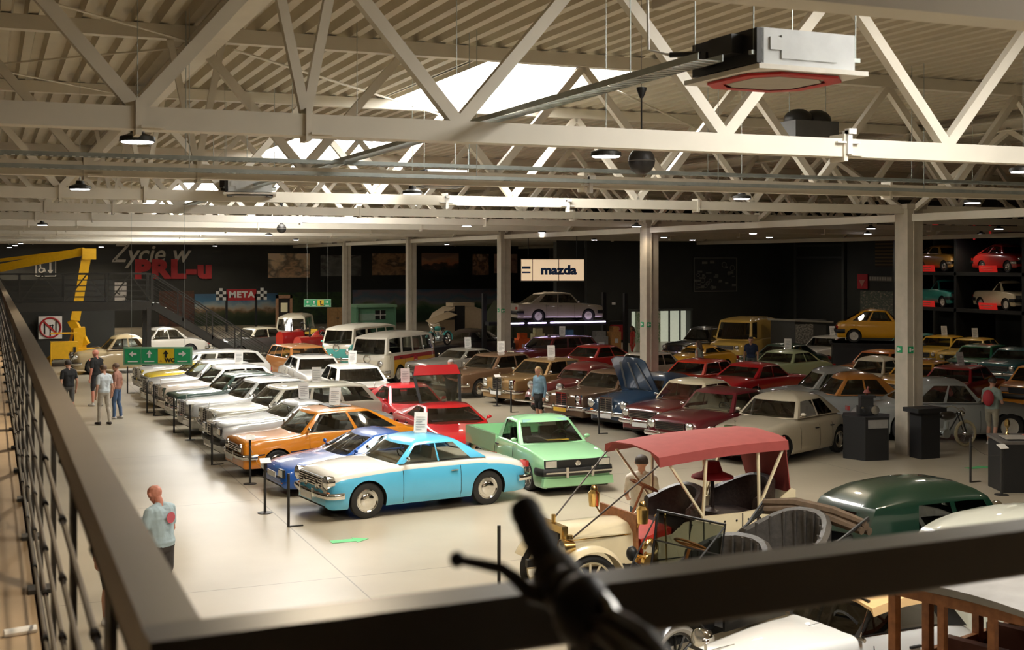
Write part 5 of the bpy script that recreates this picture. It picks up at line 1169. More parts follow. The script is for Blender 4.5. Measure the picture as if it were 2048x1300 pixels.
# shelf wall with stacked small cars
SHX = 41.9
t = thing('car_rack', 'black storey rack holding small cars along the side wall', 'rack', (SHX,0,0))
RKM = M('rack_black', (.012,.012,.011), .6)
ys = [onB(2150,600,SHX).y, onB(2046,600,SHX).y, onB(1910,600,SHX).y, onB(1788,600,SHX).y]
zs = [onB(1980,620,SHX).z, onB(1980,545,SHX).z]
for y in ys: MB().box((1.2,y,3.0),(2.4,.14,6.0)).build('upright', RKM, t)
for z_ in zs: MB().box((1.2,(ys[0]+ys[-1])/2,z_-.08),(2.4,ys[-1]-ys[0],.16)).build('shelf', RKM, t)
MB().box((1.2,(ys[0]+ys[-1])/2,5.95),(2.4,ys[-1]-ys[0],.1)).build('top_board', RKM, t)
SM = S(MINI, lod=2, mirror=False); SMC = S(SM, gh=(.27,.38,.40,.52), segs=[('p',.12),('w',.7),('p',.18)], glass=GLASSD)
P126 = S(BUBBLE, L=3.3, lod=2, mirror=False, wheel='cap')
RKC = [((ys[1]+ys[2])/2,1,'red small saloon on the upper rack shelf',P126,(.42,.02,.015)),((ys[2]+ys[3])/2-.2,1,'amber small saloon on the upper rack shelf behind the column',P126,(.42,.22,.04)),
 ((ys[1]+ys[2])/2,0,'cream open topped small car on the lower rack shelf',SMC,(.72,.62,.42)),((ys[2]+ys[3])/2-.2,0,'turquoise small car on the lower rack shelf behind the column',SMC,(.03,.30,.25))]
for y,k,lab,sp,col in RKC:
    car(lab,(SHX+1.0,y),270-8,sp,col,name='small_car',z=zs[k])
    q_ = thing('shelf_sign', 'red name board with added glow in front of the '+lab.split(' on ')[0], 'sign', (SHX+.1,y+.1,zs[k]))
    MB().box((0,0,.16),(.03,1.1,.3),ry=-.2).build('board', M('sign_red_glow',(.6,.02,.015),.4,emit=.35), q_); m = MB(); m.box((-.03,.05,.2),(.012,.75,.04),ry=-.2).box((-.02,.0,.11),(.012,.5,.03),ry=-.2); m.build('print_lines', M('sign_pink',(.8,.3,.25),.5), q_)  # printed board, its lit look put in as a weak glow
# big red wall letters high above the rack
for i,(px,py) in enumerate(((1868,462),(1895,462),(1925,462),(1950,462),(1985,452),(2030,452))):
    c = onB(px,py,SHX-.1)
    q_ = thing('wall_letter','red outlined wall letter above the car rack','letter',c,-pi/2,'red letters above the car rack')
    shp = [[(-.3,-.3),(-.3,.3),(.3,.3),(.3,-.3)],[(0,-.3),(0,.3)],[(.25,-.3),(-.2,-.3),(-.2,0),(.1,.05),(.1,.3),(-.15,.3)],[(0,-.4),(0,.3)],[(-.1,.3),(-.1,-.35)],[(-.3,-.2),(.3,-.2)]][i]
    MB().tube([(x,-.05,z_) for x,z_ in shp],.05,6).build('tube_outline', M('letter_red',(.5,.02,.02),.5,emit=.25), q_)
# yellow small car on a platform
p_ = atZ(1752,684,50); 
t = thing('display_platform', 'black raised platform under the bright yellow small car', 'platform', (p_.x,p_.y,0), radians(-35)); MB().box((0,0,p_.z/2),(3.4,1.9,p_.z)).box((0,0,p_.z-.03),(3.6,2.1,.06)).build('body', PLB, t)
YM = S(MINI, lod=2, mirror=False); car('bright yellow small car on the black platform', (p_.x,p_.y), 325, YM, (.80,.40,.01), name='small_car', z=p_.z)
# pictures on the side wall
def pic(name, label, cat, a, b, wall, val, mats, frame=.0, th=.05, group=None):
    f = onA if wall == 'A' else onB
    p0 = f(a[0],a[1],val); p1 = f(b[0],b[1],val); p1.z = max(p1.z,0.); c = (p0+p1)/2; hgt = abs(p0.z-p1.z); wdt = (Vector((p1.x,p1.y,0))-Vector((p0.x,p0.y,0))).length
    t = thing(name, label, cat, c, 0 if wall == 'A' else -pi/2, group)
    MB().box((0,-th/2,0),(wdt,th,hgt)).build('board', mats, t); return t, wdt, hgt
def mural(name, ramp, scale=(1,1,1), det=5, dist=1.2, rough=.7, axis_mix=.6, off=0., band=.35):
    m = bpy.data.materials.new(name); m.use_nodes = True; nt = m.node_tree; n = nt.nodes; l = nt.links; p = n['Principled BSDF']; p.inputs['Roughness'].default_value = rough
    tc = n.new('ShaderNodeTexCoord'); sp = n.new('ShaderNodeSeparateXYZ'); l.new(tc.outputs['Generated'], sp.inputs[0])
    mp = n.new('ShaderNodeMapping'); mp.inputs['Scale'].default_value = scale; mp.inputs['Location'].default_value = (off,off*.7,off*.3); l.new(tc.outputs['Generated'], mp.inputs[0])
    no = n.new('ShaderNodeTexNoise'); no.inputs['Scale'].default_value = 3; no.inputs['Detail'].default_value = det; no.inputs['Distortion'].default_value = dist; l.new(mp.outputs[0], no.inputs[0])
    ma = n.new('ShaderNodeMath'); ma.operation = 'MULTIPLY_ADD'; ma.inputs[1].default_value = band*2; l.new(no.outputs['Fac'], ma.inputs[0])
    mb_ = n.new('ShaderNodeMath'); mb_.operation = 'MULTIPLY_ADD'; mb_.inputs[1].default_value = axis_mix; mb_.inputs[2].default_value = .5-band-axis_mix*.5; l.new(sp.outputs[2], mb_.inputs[0]); l.new(mb_.outputs[0], ma.inputs[2])
    cr = n.new('ShaderNodeValToRGB'); els = cr.color_ramp.elements
    while len(els) < len(ramp): els.new(.5)
    for e_,(ps,cc) in zip(els, ramp): e_.position = ps; e_.color = (*cc,1)
    l.new(ma.outputs[0], cr.inputs[0]); l.new(cr.outputs[0], p.inputs['Base Color']); MATS[name] = m; return m
COLLAGE = mural('collage', [(.2,(.03,.03,.025)),(.4,(.12,.11,.09)),(.5,(.05,.08,.06)),(.6,(.28,.22,.17)),(.75,(.1,.08,.06)),(.9,(.3,.25,.2))], (5,5,5), 3, .2, axis_mix=0.)
pic('photo_collage','dark framed wall of small photographs beside the tall column','photographs',(1722,581),(1798,640),'B',RX-.02,COLLAGE)
t,w,h_ = pic('pennant_sign','red pennant shaped sign with pale triangle on the side wall','sign',(1716,548),(1736,578),'B',RX-.05,M('pennant',(.4,.02,.03),.5)); MB().plate([(-w*.3,-.06,h_*.1),(w*.3,-.06,h_*.1),(0,-.06,-h_*.35)],.02,(0,-1,0)).build('triangle', M('pennant_pale',(.45,.2,.16),.6), t)
t,w,h_ = pic('plate_sign','long pale lettered plate on the side wall','sign',(1740,552),(1786,563),'B',RX-.05,M('plate_dark',(.12,.11,.09),.6)); text('GARAŻ  FSO'[:6] if False else 'MUZEUM',h_*.9,PAPER,t,(0,-.06,0),(pi/2,0,0),depth=.005) if False else None
m = MB()
for k in range(9): m.box((-w*.45+k*w*.11,-.055,0),(w*.075,.01,h_*.7))
m.build('letter_blocks', M('letter_pale2',(.35,.32,.26),.6), t)
t,w,h_ = pic('wooden_shutter','brown slatted wooden panel high on the side wall','panel',(1752,478),(1790,535),'B',RX-.03,M('slat_dark',(.03,.02,.012),.7))
sl = MB().box((0,0,0),(w*.95,.05,h_*.05)).mesh('slat', M('slat_brown',(.12,.075,.02),.6))
for k in range(8): obj('slat', sl, t, (0,-.07,h_*.44-k*h_*.12))
# gate frame
g0 = onB(1592,650,RX-.1); g1_ = onB(1688,650,RX-.1)
t = thing('door_1','','door'); 
for k_ in ('label','category'): del t[k_]
t['kind'] = 'structure'; GATE = M('gate_grey',(.05,.055,.05),.5)
MB().box((RX-.08,(g0.y+g1_.y)/2,2.4),(.08,g0.y-g1_.y,4.8)).build('leaf', M('gate_dark',(.016,.017,.016),.6), t)
for y in (g0.y,g1_.y): MB().box((RX-.12,y,3.2),(.14,.2,6.4)).build('jamb', GATE, t)
for z_ in (4.9,5.6,6.1): MB().box((RX-.12,(g0.y+g1_.y)/2,z_),(.1,g0.y-g1_.y,.12)).build('crossbar', GATE, t)
# grey shelter by the dark wall
p_ = at(1597,640,2.0); t = thing('market_stall','grey canvas stall with printed panel before the dark wall','stall',(p_.x,p_.y,0),radians(15))
MB().box((0,0,1.0),(2.2,1.4,2.0)).build('body', M('stall_dark',(.06,.06,.055),.7), t); MB().plate([(-1.2,-.8,2.0),(1.5,-.8,1.85),(1.5,.8,1.85),(-1.2,.8,2.0),(-.6,.0,2.25)][:4],.08).build('roof', M('stall_canvas',(.30,.28,.23),.8), t)
MB().box((-.45,-.71,1.1),(1.2,.02,1.5)).build('printed_panel', mural('stall_print',[(.3,(.35,.33,.28)),(.45,(.08,.08,.07)),(.55,(.4,.38,.33)),(.7,(.15,.14,.12))],(3,3,9),2,.1,axis_mix=0), t)
# wall picture of parts and lit doorway
t,w,h_ = pic('parts_board','dark framed board with pale outlines of car parts','picture',(1387,516),(1472,582),'A',BRA,M('board_dark',(.022,.022,.02),.6))
OUT = M('outline_pale',(.15,.145,.12),.6); r_ = random.Random(4)
for k in range(34):
    u,v = r_.uniform(-.44,.44)*w, r_.uniform(-.42,.42)*h_
    if k%3: MB().box((u,-.06,v),(r_.uniform(.12,.4),.02,r_.uniform(.04,.16))).build('part_outline', OUT, t)
    else: rr = r_.uniform(.08,.16); MB().tube([(u+rr*cos(a),-.065,v+rr*sin(a)) for a in np.linspace(0,2*pi,13)[:-1]],.02,5,closed=True).build('part_outline', OUT, t)
for e_ in (-1,1): MB().box((0,-.06,e_*h_/2),(w,.04,.05)).box((e_*w/2,-.06,0),(.05,.04,h_)).build('frame', OUT, t)
d0 = onA(1251,622,BRA); d1 = onA(1372,622,BRA); dw = d1.x-d0.x; dm = (d0.x+d1.x)/2
t = bpy.data.objects.new('door_2', None); COL.objects.link(t); t['kind'] = 'structure'; t.location = (dm,BRA-.02,0)
ROOMW = M('room_wall',(.62,.62,.5),.7)
MB().box((0,-.9,1.5*d0.z/3.0+.0),(.02,.02,.02)).build('threshold_pin', GATE, t) if False else None
MB().box((0,-.04,d0.z/2),(dw,.04,d0.z)).build('room_back', M('room_glow',(.5,.52,.40),.7,emit=.55), t)  # wall panel glows by itself in place of lamps inside the room
for s_ in (-1,1): MB().box((s_*dw/2,-.3,d0.z/2),(.12,.6,d0.z)).build('jamb', GATE, t)
MB().box((0,-.3,d0.z+.05),(dw+.2,.6,.12)).build('lintel', GATE, t); MB().box((.2*dw,-.1,d0.z*.5),(.08,.08,d0.z)).build('mullion', GATE, t); MB().box((.38*dw,-.1,d0.z*.5),(.08,.08,d0.z)).build('mullion', GATE, t)
rk = thing('shop_shelf','cluttered green and white shop shelf inside the lit doorway','shelf',(dm-.8,BRA-.45,0)); MB().box((0,0,.9),(1.5,.3,1.8)).build('body', mural('shop_goods',[(.3,(.05,.15,.05)),(.45,(.6,.6,.5)),(.55,(.1,.25,.1)),(.7,(.6,.55,.4)),(.8,(.1,.1,.2))],(4,4,4),3,.3,axis_mix=0), rk)
c = onA(1231,662,BRA); t = thing('hose_cabinet','red wall cabinet beside the lit doorway','cabinet',(c.x,BRA-.2,c.z)); MB().box((0,0,0),(.75,.3,1.0)).build('body', M('cab_red',(.28,.012,.015),.45), t); MB().box((0,-.155,0),(.66,.02,.9)).build('door', M('cab_red',(.3,.02,.02),.5), t); MB().lathe([(.06,0),(.09,.01),(.06,.02)],12,(.0,-.17,.15),'Y').lathe([(.06,0),(.09,.01),(.06,.02)],12,(.0,-.17,-.12),'Y').build('symbol', PAPER, t)
c = onA(1227,607,BRA); t = tag(MB().box((0,-.02,0),(.22,.03,.14)).build('exit_plate', PAPER), 'small pale exit plate above the red wall cabinet', 'sign'); t.location = c
# ---------------------------------------------------------------- lift with the grey saloon and the Mazda sign
LZ = 58.0; lp0 = atZ(1110,642,LZ)
t = thing('car_lift','dark four-post car lift lit by violet tubes with goods below','lift',(lp0.x,lp0.y,0),radians(0))
lw = 6.2
for s_ in (-1,1):
    MB().box((0,s_*.75,lp0.z-.1),(lw,.5,.16)).build('runway', BLACK, t)
    for x in (-lw/2,lw/2): MB().box((x,s_*1.1,1.6),(.18,.18,3.2)).build('lift_post', BLACK, t)
TUB = M('violet_tube',(.75,.6,1.),.5,emit=6,var=0)
for x0,x1 in ((-2.9,-2.0),(-1.8,-.9),(-.7,2.1)): MB().tube([(x0,-1.02,lp0.z-.02),(x1,-1.02,lp0.z-.02)],.03,8).build('tube_light', TUB, t)
MZC = S(HATCH, L=4.2, H=1.38, lod=1, gh=(.27,.37,.70,.84), top=[(0,.72),(.02,.77),(.27,.87),(.6,.9),(.82,.92),(.86,.9),(1,.86)], segs=[('p',.05),('w',.40),('p',.03),('w',.38),('p',.14)], wheel='pale')
car('grey beige eighties saloon raised on the car lift', (lp0.x+.0,lp0.y), 356, MZC, (.36,.31,.24), z=lp0.z-.02)
goods = [((.02,.02,.02),.5),((.7,.12,.02),.35),((.6,.55,.3),.3),((.5,.4,.3),.4),((.1,.25,.5),.3),((.45,.1,.05),.4),((.3,.3,.28),.5),((.6,.3,.1),.3)]
for i,(cc,ww) in enumerate(goods):
    x = lp0.x-2.7+i*.78; hh = 1.0+.5*((i*7)%5)/5
    o = thing('goods_crate', ['black','orange','straw yellow','tan','blue','rust red','grey','light orange'][i]+' merchandise box stacked on the crate under the car lift','box',(x,lp0.y-.6,0)); MB().box((0,0,hh/2),(ww+.2,.5,hh)).box((0,0,hh+.12),(ww,.4,.24)).build('box', cloth(cc), o); MB().box((0,-.255,hh*.7),(ww*.6,.01,.2)).build('sticker', PAPER, o)
sgp = atZ(1105,540,62); t = thing('brand_sign','backlit cream brand sign reading mazda hung above the raised saloon','sign',sgp,-YAW)
sw, shh = 125*62/F, 42*62/F
MB().box((0,0,0),(sw+.1,.22,shh+.1)).build('frame', GATE, t); f_ = MB().box((0,-.115,0),(sw,.02,shh)).build('face', M('sign_face',(.9,.66,.42),.5,emit=.55), t)
SBL = M('sign_blue',(.02,.08,.25),.5); text('mazda',.62,SBL,t,(.3,-.13,-.02),(pi/2,0,0),depth=.005,offset=.03,sx=1.12); text('LEASE',.16,SBL,t,(-sw*.42,-.13,.12),(pi/2,0,0),depth=.005,offset=.01,sx=1.) if False else None
MB().box((-sw*.42,-.13,.12),(.42,.01,.13)).box((-sw*.42,-.13,-.12),(.42,.01,.08)).build('small_lettering', SBL, t)
for x in (-sw*.32,sw*.1): MB().box((x,-.13,0),(.03,.012,shh)).build('panel_joint', GATE, t)
for x in (-1.2,1.2): MB().tube([(x,0,shh/2),(x,0,DECK-sgp.z)],.02,6).build('hanger', BLACK, t)
# ---------------------------------------------------------------- far wall
SKYM_ = mural('mural_landscape', [(.30,(.02,.035,.015)),(.42,(.06,.07,.03)),(.48,(.20,.13,.07)),(.53,(.42,.36,.28)),(.62,(.30,.38,.42)),(.75,(.05,.16,.30)),(.9,(.05,.12,.22))], (2.5,1,1), 4, .3, band=.16, axis_mix=.8)
SKYM2 = mural('mural_lakeside', [(.30,(.03,.06,.03)),(.44,(.05,.11,.05)),(.52,(.18,.22,.12)),(.58,(.28,.28,.28)),(.66,(.16,.24,.30)),(.78,(.28,.22,.24)),(.9,(.10,.18,.28))], (3,1,1), 5, .5, band=.2, axis_mix=.7, off=3.)
GREENM = mural('mural_forest', [(.3,(.012,.02,.012)),(.45,(.02,.04,.018)),(.55,(.04,.08,.02)),(.7,(.015,.03,.02))], (3,1,2), 5, .5, axis_mix=.2, off=7.)
REDM = mural('mural_red_scene', [(.3,(.02,.012,.01)),(.5,(.10,.04,.025)),(.62,(.05,.03,.02)),(.75,(.16,.07,.03))], (3,1,3), 5, .5, axis_mix=.2, off=5.)
FA = FARA-.02
pic('wall_mural','wide landscape mural with sunset sky behind the finish banner','mural',(389,588),(555,700),'A',FA,SKYM_)
pic('wall_mural','dark green forest mural behind the tan microbus','mural',(556,585),(704,690),'A',FA,GREENM)
pic('wall_mural','lakeside mural with clouded blue sky behind the garden shed','mural',(705,580),(1000,690),'A',FA,SKYM2)
pic('wall_mural','dark red street mural beside the staircase','mural',(318,582),(388,700),'A',FA,REDM)
PH = [((536,507),(619,555),'picture of a pale bus interior high on the far wall',[(.3,(.05,.04,.03)),(.42,(.30,.20,.12)),(.5,(.10,.08,.06)),(.6,(.42,.30,.20)),(.75,(.36,.28,.22))],1.),
 ((641,510),(722,552),'dim grey picture beside the first far column',[(.3,(.02,.02,.02)),(.5,(.08,.08,.075)),(.6,(.03,.03,.03)),(.75,(.12,.11,.1))],2.),
 ((744,507),(812,550),'warm brown picture between the far columns',[(.3,(.03,.02,.015)),(.48,(.22,.13,.07)),(.58,(.05,.035,.025)),(.7,(.30,.20,.12))],3.),
 ((843,506),(917,550),'reddish sunset picture with dark treeline',[(.36,(.012,.012,.01)),(.48,(.05,.03,.02)),(.52,(.28,.11,.06)),(.65,(.24,.13,.08)),(.8,(.13,.08,.06))],4.),
 ((945,508),(977,550),'narrow picture of figures beside the reddish sunset picture',[(.3,(.03,.02,.015)),(.48,(.25,.14,.08)),(.56,(.06,.035,.025)),(.7,(.35,.22,.14))],5.),
 ((988,508),(1034,546),'pinkish picture partly behind the third far column',[(.3,(.05,.03,.03)),(.5,(.25,.15,.12)),(.7,(.3,.2,.16))],6.),
 ((1098,488),(1148,517),'grey portrait picture above the brand sign',[(.3,(.04,.04,.035)),(.5,(.12,.11,.1)),(.7,(.18,.16,.14))],7.)]
for i,(a,b,lab,rp,of) in enumerate(PH): pic('wall_picture', lab, 'picture', a, b, 'A', FA, mural('print_%d' % i, [(a_,tuple(min(1,v*2.6) for v in c_)) for a_,c_ in rp], (.9,.9,.9), 3, .25, axis_mix=.75 if i == 3 else .15, off=of))
pic('wall_poster','black and white poster of birds behind the footbridge','poster',(200,565),(253,617),'A',FA,mural('birds',[(.42,(.02,.02,.02)),(.47,(.45,.44,.45)),(.8,(.5,.49,.5))],(2,2,2),3,.6,axis_mix=.1,off=9.))
t = thing('wall_lettering','white script words above red block lettering on the far wall','lettering',onA(330,525,FARA-.05))
k = onA(331,525,FARA).x-onA(330,525,FARA).x; kz = (onA(330,520,FARA).z-onA(330,530,FARA).z)/10
SCR = M('script_white',(.45,.43,.38),.6); RDL = M('block_red',(.42,.015,.02),.5)
text('Życie w',1.75,SCR,t,(-30*k,-.05,16*kz),(pi/2,0,0),depth=.04,shear=.25,offset=.025,sx=.95,name='script_line'); text('PRL-u',1.75,RDL,t,(17*k,-.05,-15*kz),(pi/2,0,0),depth=.06,offset=.11,sx=1.15,name='block_line',space=1.12)
# wheelchair lift sign
def frame_sign(nm,label,a,b,A):
    t,w,h_ = pic(nm,label,'sign',a,b,'A',A,M('sign_slate',(.05,.06,.065),.5)); return t,w,h_
t,w,h_ = frame_sign('arrow_sign','slate square sign with lift symbol and white down arrow',(71,520),(112,553),FARA-.03)
m = MB()
for s_ in (-1,1): m.box((s_*w*.48,-.07,0),(w*.04,.02,h_)).box((0,-.07,s_*h_*.48),(w,.02,h_*.04))
m.box((w*.22,-.07,h_*.12),(w*.1,.02,h_*.45)).plate([(w*.08,-.08,-.1*h_),(w*.36,-.08,-.1*h_),(w*.22,-.08,-.38*h_)],.02,(0,-1,0)); m.build('arrow', PAPER, t)
MB().tube([(-w*.22+w*.12*cos(a),-.07,-h_*.12+h_*.12*sin(a)) for a in np.linspace(2.2,6.6,12)],.05,6).tube([(-w*.28,-.07,h_*.28),(-w*.25,-.07,0),(-w*.08,-.07,-.02*h_),(-w*.02,-.07,-h_*.2)],.06,6).build('symbol', PAPER, t)
NA = BA+12.5
t,w,h_ = pic('no_lift_sign','white square sign with red prohibition ring below the footbridge','sign',(77,633),(124,677),'A',NA,PAPER)
rr = w*.44; MB().tube([(rr*cos(a),-.07,rr*sin(a)) for a in np.linspace(0,2*pi,33)[:-1]],.045,6,closed=True).bar((-rr*.7,-.07,rr*.7),(rr*.7,-.07,-rr*.7),.03,.08).build('ring', RDL, t)
m = MB(); m.box((-w*.24,-.065,0),(.06,.01,h_*.55)).box((w*.24,-.065,0),(.06,.01,h_*.55)).box((0,-.065,.1),(.3,.01,.04)).box((0,-.065,-.15),(.05,.01,.5)).box((.1,-.065,.0),(.05,.01,.3)); m.build('lift_symbol', BLACK, t)
for x in (-w*.4,w*.4): MB().box((x,.05,-h_/2-.5),(.08,.08,t.location.z-h_/2+.5 if False else 1.5)).build('post', BLACK, t) if False else None
MB().box((0,.06,(h_/2-t.location.z)/2),(w*1.1,.1,t.location.z+h_/2)).build('backing_panel', WALLD, t)
struct('wall_partition', MB().box((onA(30,600,NA+.4).x,NA+.5,1.9),(9.0,.2,3.8)), WALLD)
fx = onA(70,697,NA); ext = thing('fire_extinguisher','red fire extinguisher standing beside the prohibition sign','extinguisher',(fx.x,NA-.3,0)); MB().lathe([(0,0),(.1,0),(.1,.45),(.05,.52),(.03,.55),(0,.55)],14).build('cylinder', RDL, ext); MB().box((0,0,.58),(.12,.04,.06)).tube([(.05,0,.56),(.14,0,.4),(.12,0,.15)],.012,6).build('hose', BLACK, ext)
# ---------------------------------------------------------------- finish banner, clock frame, shed, caravan
ma = 84.
p0 = onA(453,640,ma); p1 = onA(512,640,ma); zt_ = onA(480,588,ma).z
t = thing('finish_banner','red finish banner reading META between checkered flags','banner',((p0.x+p1.x)/2,ma,0)); hw = (p1.x-p0.x)/2
for s_ in (-1,1):
    MB().box((s_*hw,0,zt_/2),(.14,.14,zt_)).build('post', BLACK, t)
    fl = MB(); wh = MB()
    for i in range(4):
        for j in range(3): (fl if (i+j)%2 else wh).box((s_*(hw+.16+.22*j),-.1,zt_-.3+.2*i+.08*j*s_*0),(.22,.02,.2))
    f0 = wh.build('checkered_flag', PAPER, t); fl.build('dark_check', BLACK, f0)
MB().box((0,-.02,zt_-.05),(hw*2,.1,.75)).build('banner', RDL, t); text('META',.55,PAPER,t,(0,-.1,zt_-.05),(pi/2,0,0),depth=.01,offset=.025,sx=1.1,space=1.15)
ca = 75.
c0 = onA(568,655,ca); z1 = onA(568,590,ca).z
t = thing('clock_frame','tall wooden frame holding a cream clock board','frame',(c0.x,ca,0)); WDB = M('frame_wood',(.17,.085,.04),.6,var=.2)
for s_ in (-1,1): MB().box((s_*.42,0,z1/2),(.14,.2,z1)).build('post', WDB, t)
MB().box((0,0,z1-.1),(.98,.2,.2)).build('lintel', WDB, t); MB().box((0,.05,z1*.6),(.7,.06,z1*.75)).build('backboard', UNDER, t); MB().box((0,-.04,z1-.75),(.4,.06,.55)).build('clock_board', M('clock_cream',(.6,.55,.35),.5), t)
ga = 80.
c0 = onA(742,640,ga); z1 = onA(742,607,ga).z; hw = (onA(781,640,ga).x-onA(706,640,ga).x)/2
t = thing('garden_shed','pale green garden shed with small window in front of the lakeside mural','shed',(c0.x,ga,0)); SHG = M('shed_green',(.16,.36,.22),.6)
bd = MB().box((0,-1.02,0),(hw*2,.05,.2)).mesh('board', SHG)
MB().box((0,0,z1*.45),(hw*2-.05,2,z1*.9)).build('walls', SHG, t)
for k in range(int(z1*.9/.22)): obj('board', bd, t, (0,0,.12+.22*k))
MB().box((0,-.1,z1*.93),(hw*2.15,2.5,.16)).build('roof', M('shed_roof',(.25,.45,.28),.6), t)
for x in (-hw*1.0,hw*1.0): MB().box((x,-1.15,z1*.45),(.14,.14,z1*.9)).build('post', SHG, t)
g_ = MB().box((hw*.25,-1.06,z1*.62),(.7,.03,.6)).build('window', BLACK, t); MB().box((hw*.25,-1.08,z1*.62),(.76,.02,.05)).box((hw*.25,-1.08,z1*.62),(.05,.02,.6)).build('glazing_bar', PAPER, g_)
MB().box((-hw*.45,-1.06,z1*.55),(1.1,.03,.45)).build('bench_window', M('shed_pale',(.3,.42,.33),.6), t)
wa = 82.; c0 = onA(673,640,wa); z1 = onA(673,615,wa).z; t = thing('wooden_wardrobe','orange brown wooden wardrobe beside the garden shed','wardrobe',(c0.x,wa,0)); MB().box((0,0,z1/2),(1.15,.6,z1)).build('carcass', M('wardrobe_wood',(.30,.16,.06),.5,var=.15), t)
for s_ in (-1,1): d_ = MB().box((s_*.28,-.32,z1/2),(.52,.04,z1*.94)).build('door', M('wardrobe_wood',(.3,.16,.06),.5), t); MB().box((s_*.06,-.35,z1*.55),(.03,.03,.12)).build('handle', BLACK, d_)
va = 68.; c0 = onA(912,660,va); z1 = onA(912,612,va).z
t = thing('caravan','cream touring caravan with awning and dark doorway','caravan',(c0.x,va,0)); CRV = M('caravan_cream',(.42,.33,.22),.5)
hw = (onA(960,660,va).x-onA(865,660,va).x)/2
rows = [[Vector((x,y,z_)) for x,z_ in ((-hw*.8,.5),(-hw*.95,1.2),(-hw*.75,z1*.8),(-hw*.3,z1*.98),(hw*.5,z1),(hw*.9,z1*.9),(hw*.95,1.2),(hw*.85,.5))] for y in (-1,1)]
MB().loft(rows,0,closed=True,cap=True).build('shell', CRV, t); MB().box((hw*-.1,-1.02,1.3),(.6,.04,1.7)).build('door', UNDER, t); MB().box((-hw*.5,-1.02,1.6),(.7,.04,.5)).build('window', BLACK, t)
MB().plate([(-hw*1.5,-1,z1*.62),(-hw*.6,-1,z1*.86),(-hw*.6,-2.6,z1*.8),(-hw*1.5,-2.6,z1*.58)],.04).build('awning', M('awning',(.33,.25,.15),.8), t)
MB().box((hw*.1,-.3,z1+.1),(hw*.9,1.2,.2)).build('roof_hatch', CRV, t)
for s_ in (-1,1): MB().lathe([(0,-.1),(.33,-.1),(.33,.1),(0,.1)],16,(0,s_*.85,.33),'Y').build('wheel', RUBBER, t)
pt = onA(985,650,va); t = thing('ridge_tent','dark olive ridge tent beside the caravan','tent',(pt.x+1.3,va+1.5,0)); MB().loft([[Vector((-1.5,y,0)),Vector((0,y,z1*1.1)),Vector((1.5,y,0))] for y in (-1.5,1.5)],0,closed=True,cap=True).build('canvas', M('tent_olive',(.07,.075,.04),.85), t); MB().tube([(0,-1.55,0),(0,-1.55,z1*1.13)],.03,6).build('pole', STEELD, t)
# grey lit pillar behind the brand sign
pg = onA(1138,590,70); t = tag(MB().box((0,0,3.0),(1.9,.5,6.0)).box((0,-.26,5.0),(1.5,.02,.3)).build('service_tower', M('tower_grey',(.13,.13,.12),.6)), 'grey boxed service tower behind the brand sign', 'tower'); t.location = (pg.x,70,0)
# ---------------------------------------------------------------- tractor, boom lift, moped
def tractor(label,p,deg):
    t = thing('tractor',label,'tractor',(p.x,p.y,0),radians(deg)); TR = paint((.36,.012,.012)); YW = M('wheel_yellow',(.6,.42,.05),.5)
    for s_ in (-1,1):
        w_ = MB().lathe([(.4,-.14),(.58,-.14),(.62,0),(.58,.14),(.4,.14)],24,axis='Y').build('rear_wheel', RUBBER, t); w_.location = (-.7,s_*.72,.62); MB().lathe([(.42,.1),(.3,.04),(.1,.1),(0,.1)],18,axis='Y').build('disc', YW, w_)
        w_ = MB().lathe([(.22,-.08),(.34,-.08),(.36,0),(.34,.08),(.22,.08)],20,axis='Y').build('front_wheel', RUBBER, t); w_.location = (1.1,s_*.6,.36); MB().lathe([(.24,.05),(.1,.03),(0,.06)],14,axis='Y').build('disc', YW, w_)
        m = MB(); fender(m,(-.7,s_*.72,.62),.70,.32,20,150); m.build('mudguard', TR, t)
    MB().loft([[Vector((x,y*w,z_)) for y,z_ in ((-.28,.6),(-.3,1.1),(-.2,1.28),(0,1.33),(.2,1.28),(.3,1.1),(.28,.6))] for x,w in ((0,1),(1.2,.95),(1.45,.8))],0,cap=True).build('bonnet', TR, t)
    MB().box((-.5,0,.75),(1.3,.5,.4)).box((.6,0,.55),(1.4,.35,.25)).build('gearbox', TR, t); MB().box((-.85,0,1.15),(.45,.5,.1)).box((-1.05,0,1.25),(.08,.4,.18)).build('seat', M('seat_yellow',(.6,.4,.05),.5), t)
    MB().tube([(-.25+.2*sin(a)*.3,.2*cos(a),1.5+.19*sin(a)) for a in np.linspace(0,2*pi,17)[:-1]],.02,6,closed=True).tube([(-.22,0,1.5),(.05,0,1.2)],.02,6).build('steering_wheel', BLACK, t)
    MB().tube([(.8,.15,1.25),(.8,.15,1.75)],.035,8).build('exhaust', BLACK, t)
pp = TRAC[0]; tractor('red tractor with yellow wheels beside the dark grey saloon', pp, 215)
pp = TRAC[1]; tractor('red tractor with yellow wheels beside the dark green vintage car', pp, 215)
YLW = M('lift_yellow',(.72,.40,.01),.4,var=.06); bp = at(152,728,0); LYZ = bp.dot(Vector((sY,cY,0)))
t = thing('boom_lift','yellow trailer boom lift with basket and folded arm','aerial lift',(bp.x,bp.y,0),0)
O = Vector((bp.x,bp.y,0)); W_ = lambda px,py,dz=0: atZ(px,py,LYZ+dz)-O
def armb(nm,p,q,w,h): MB().bar(p,q,w,h).build(nm,YLW,t)
MB().bar(Vector((-1.0,0,.55)),Vector((1.6,0,.55)),1.0,.3).build('chassis', YLW, t)
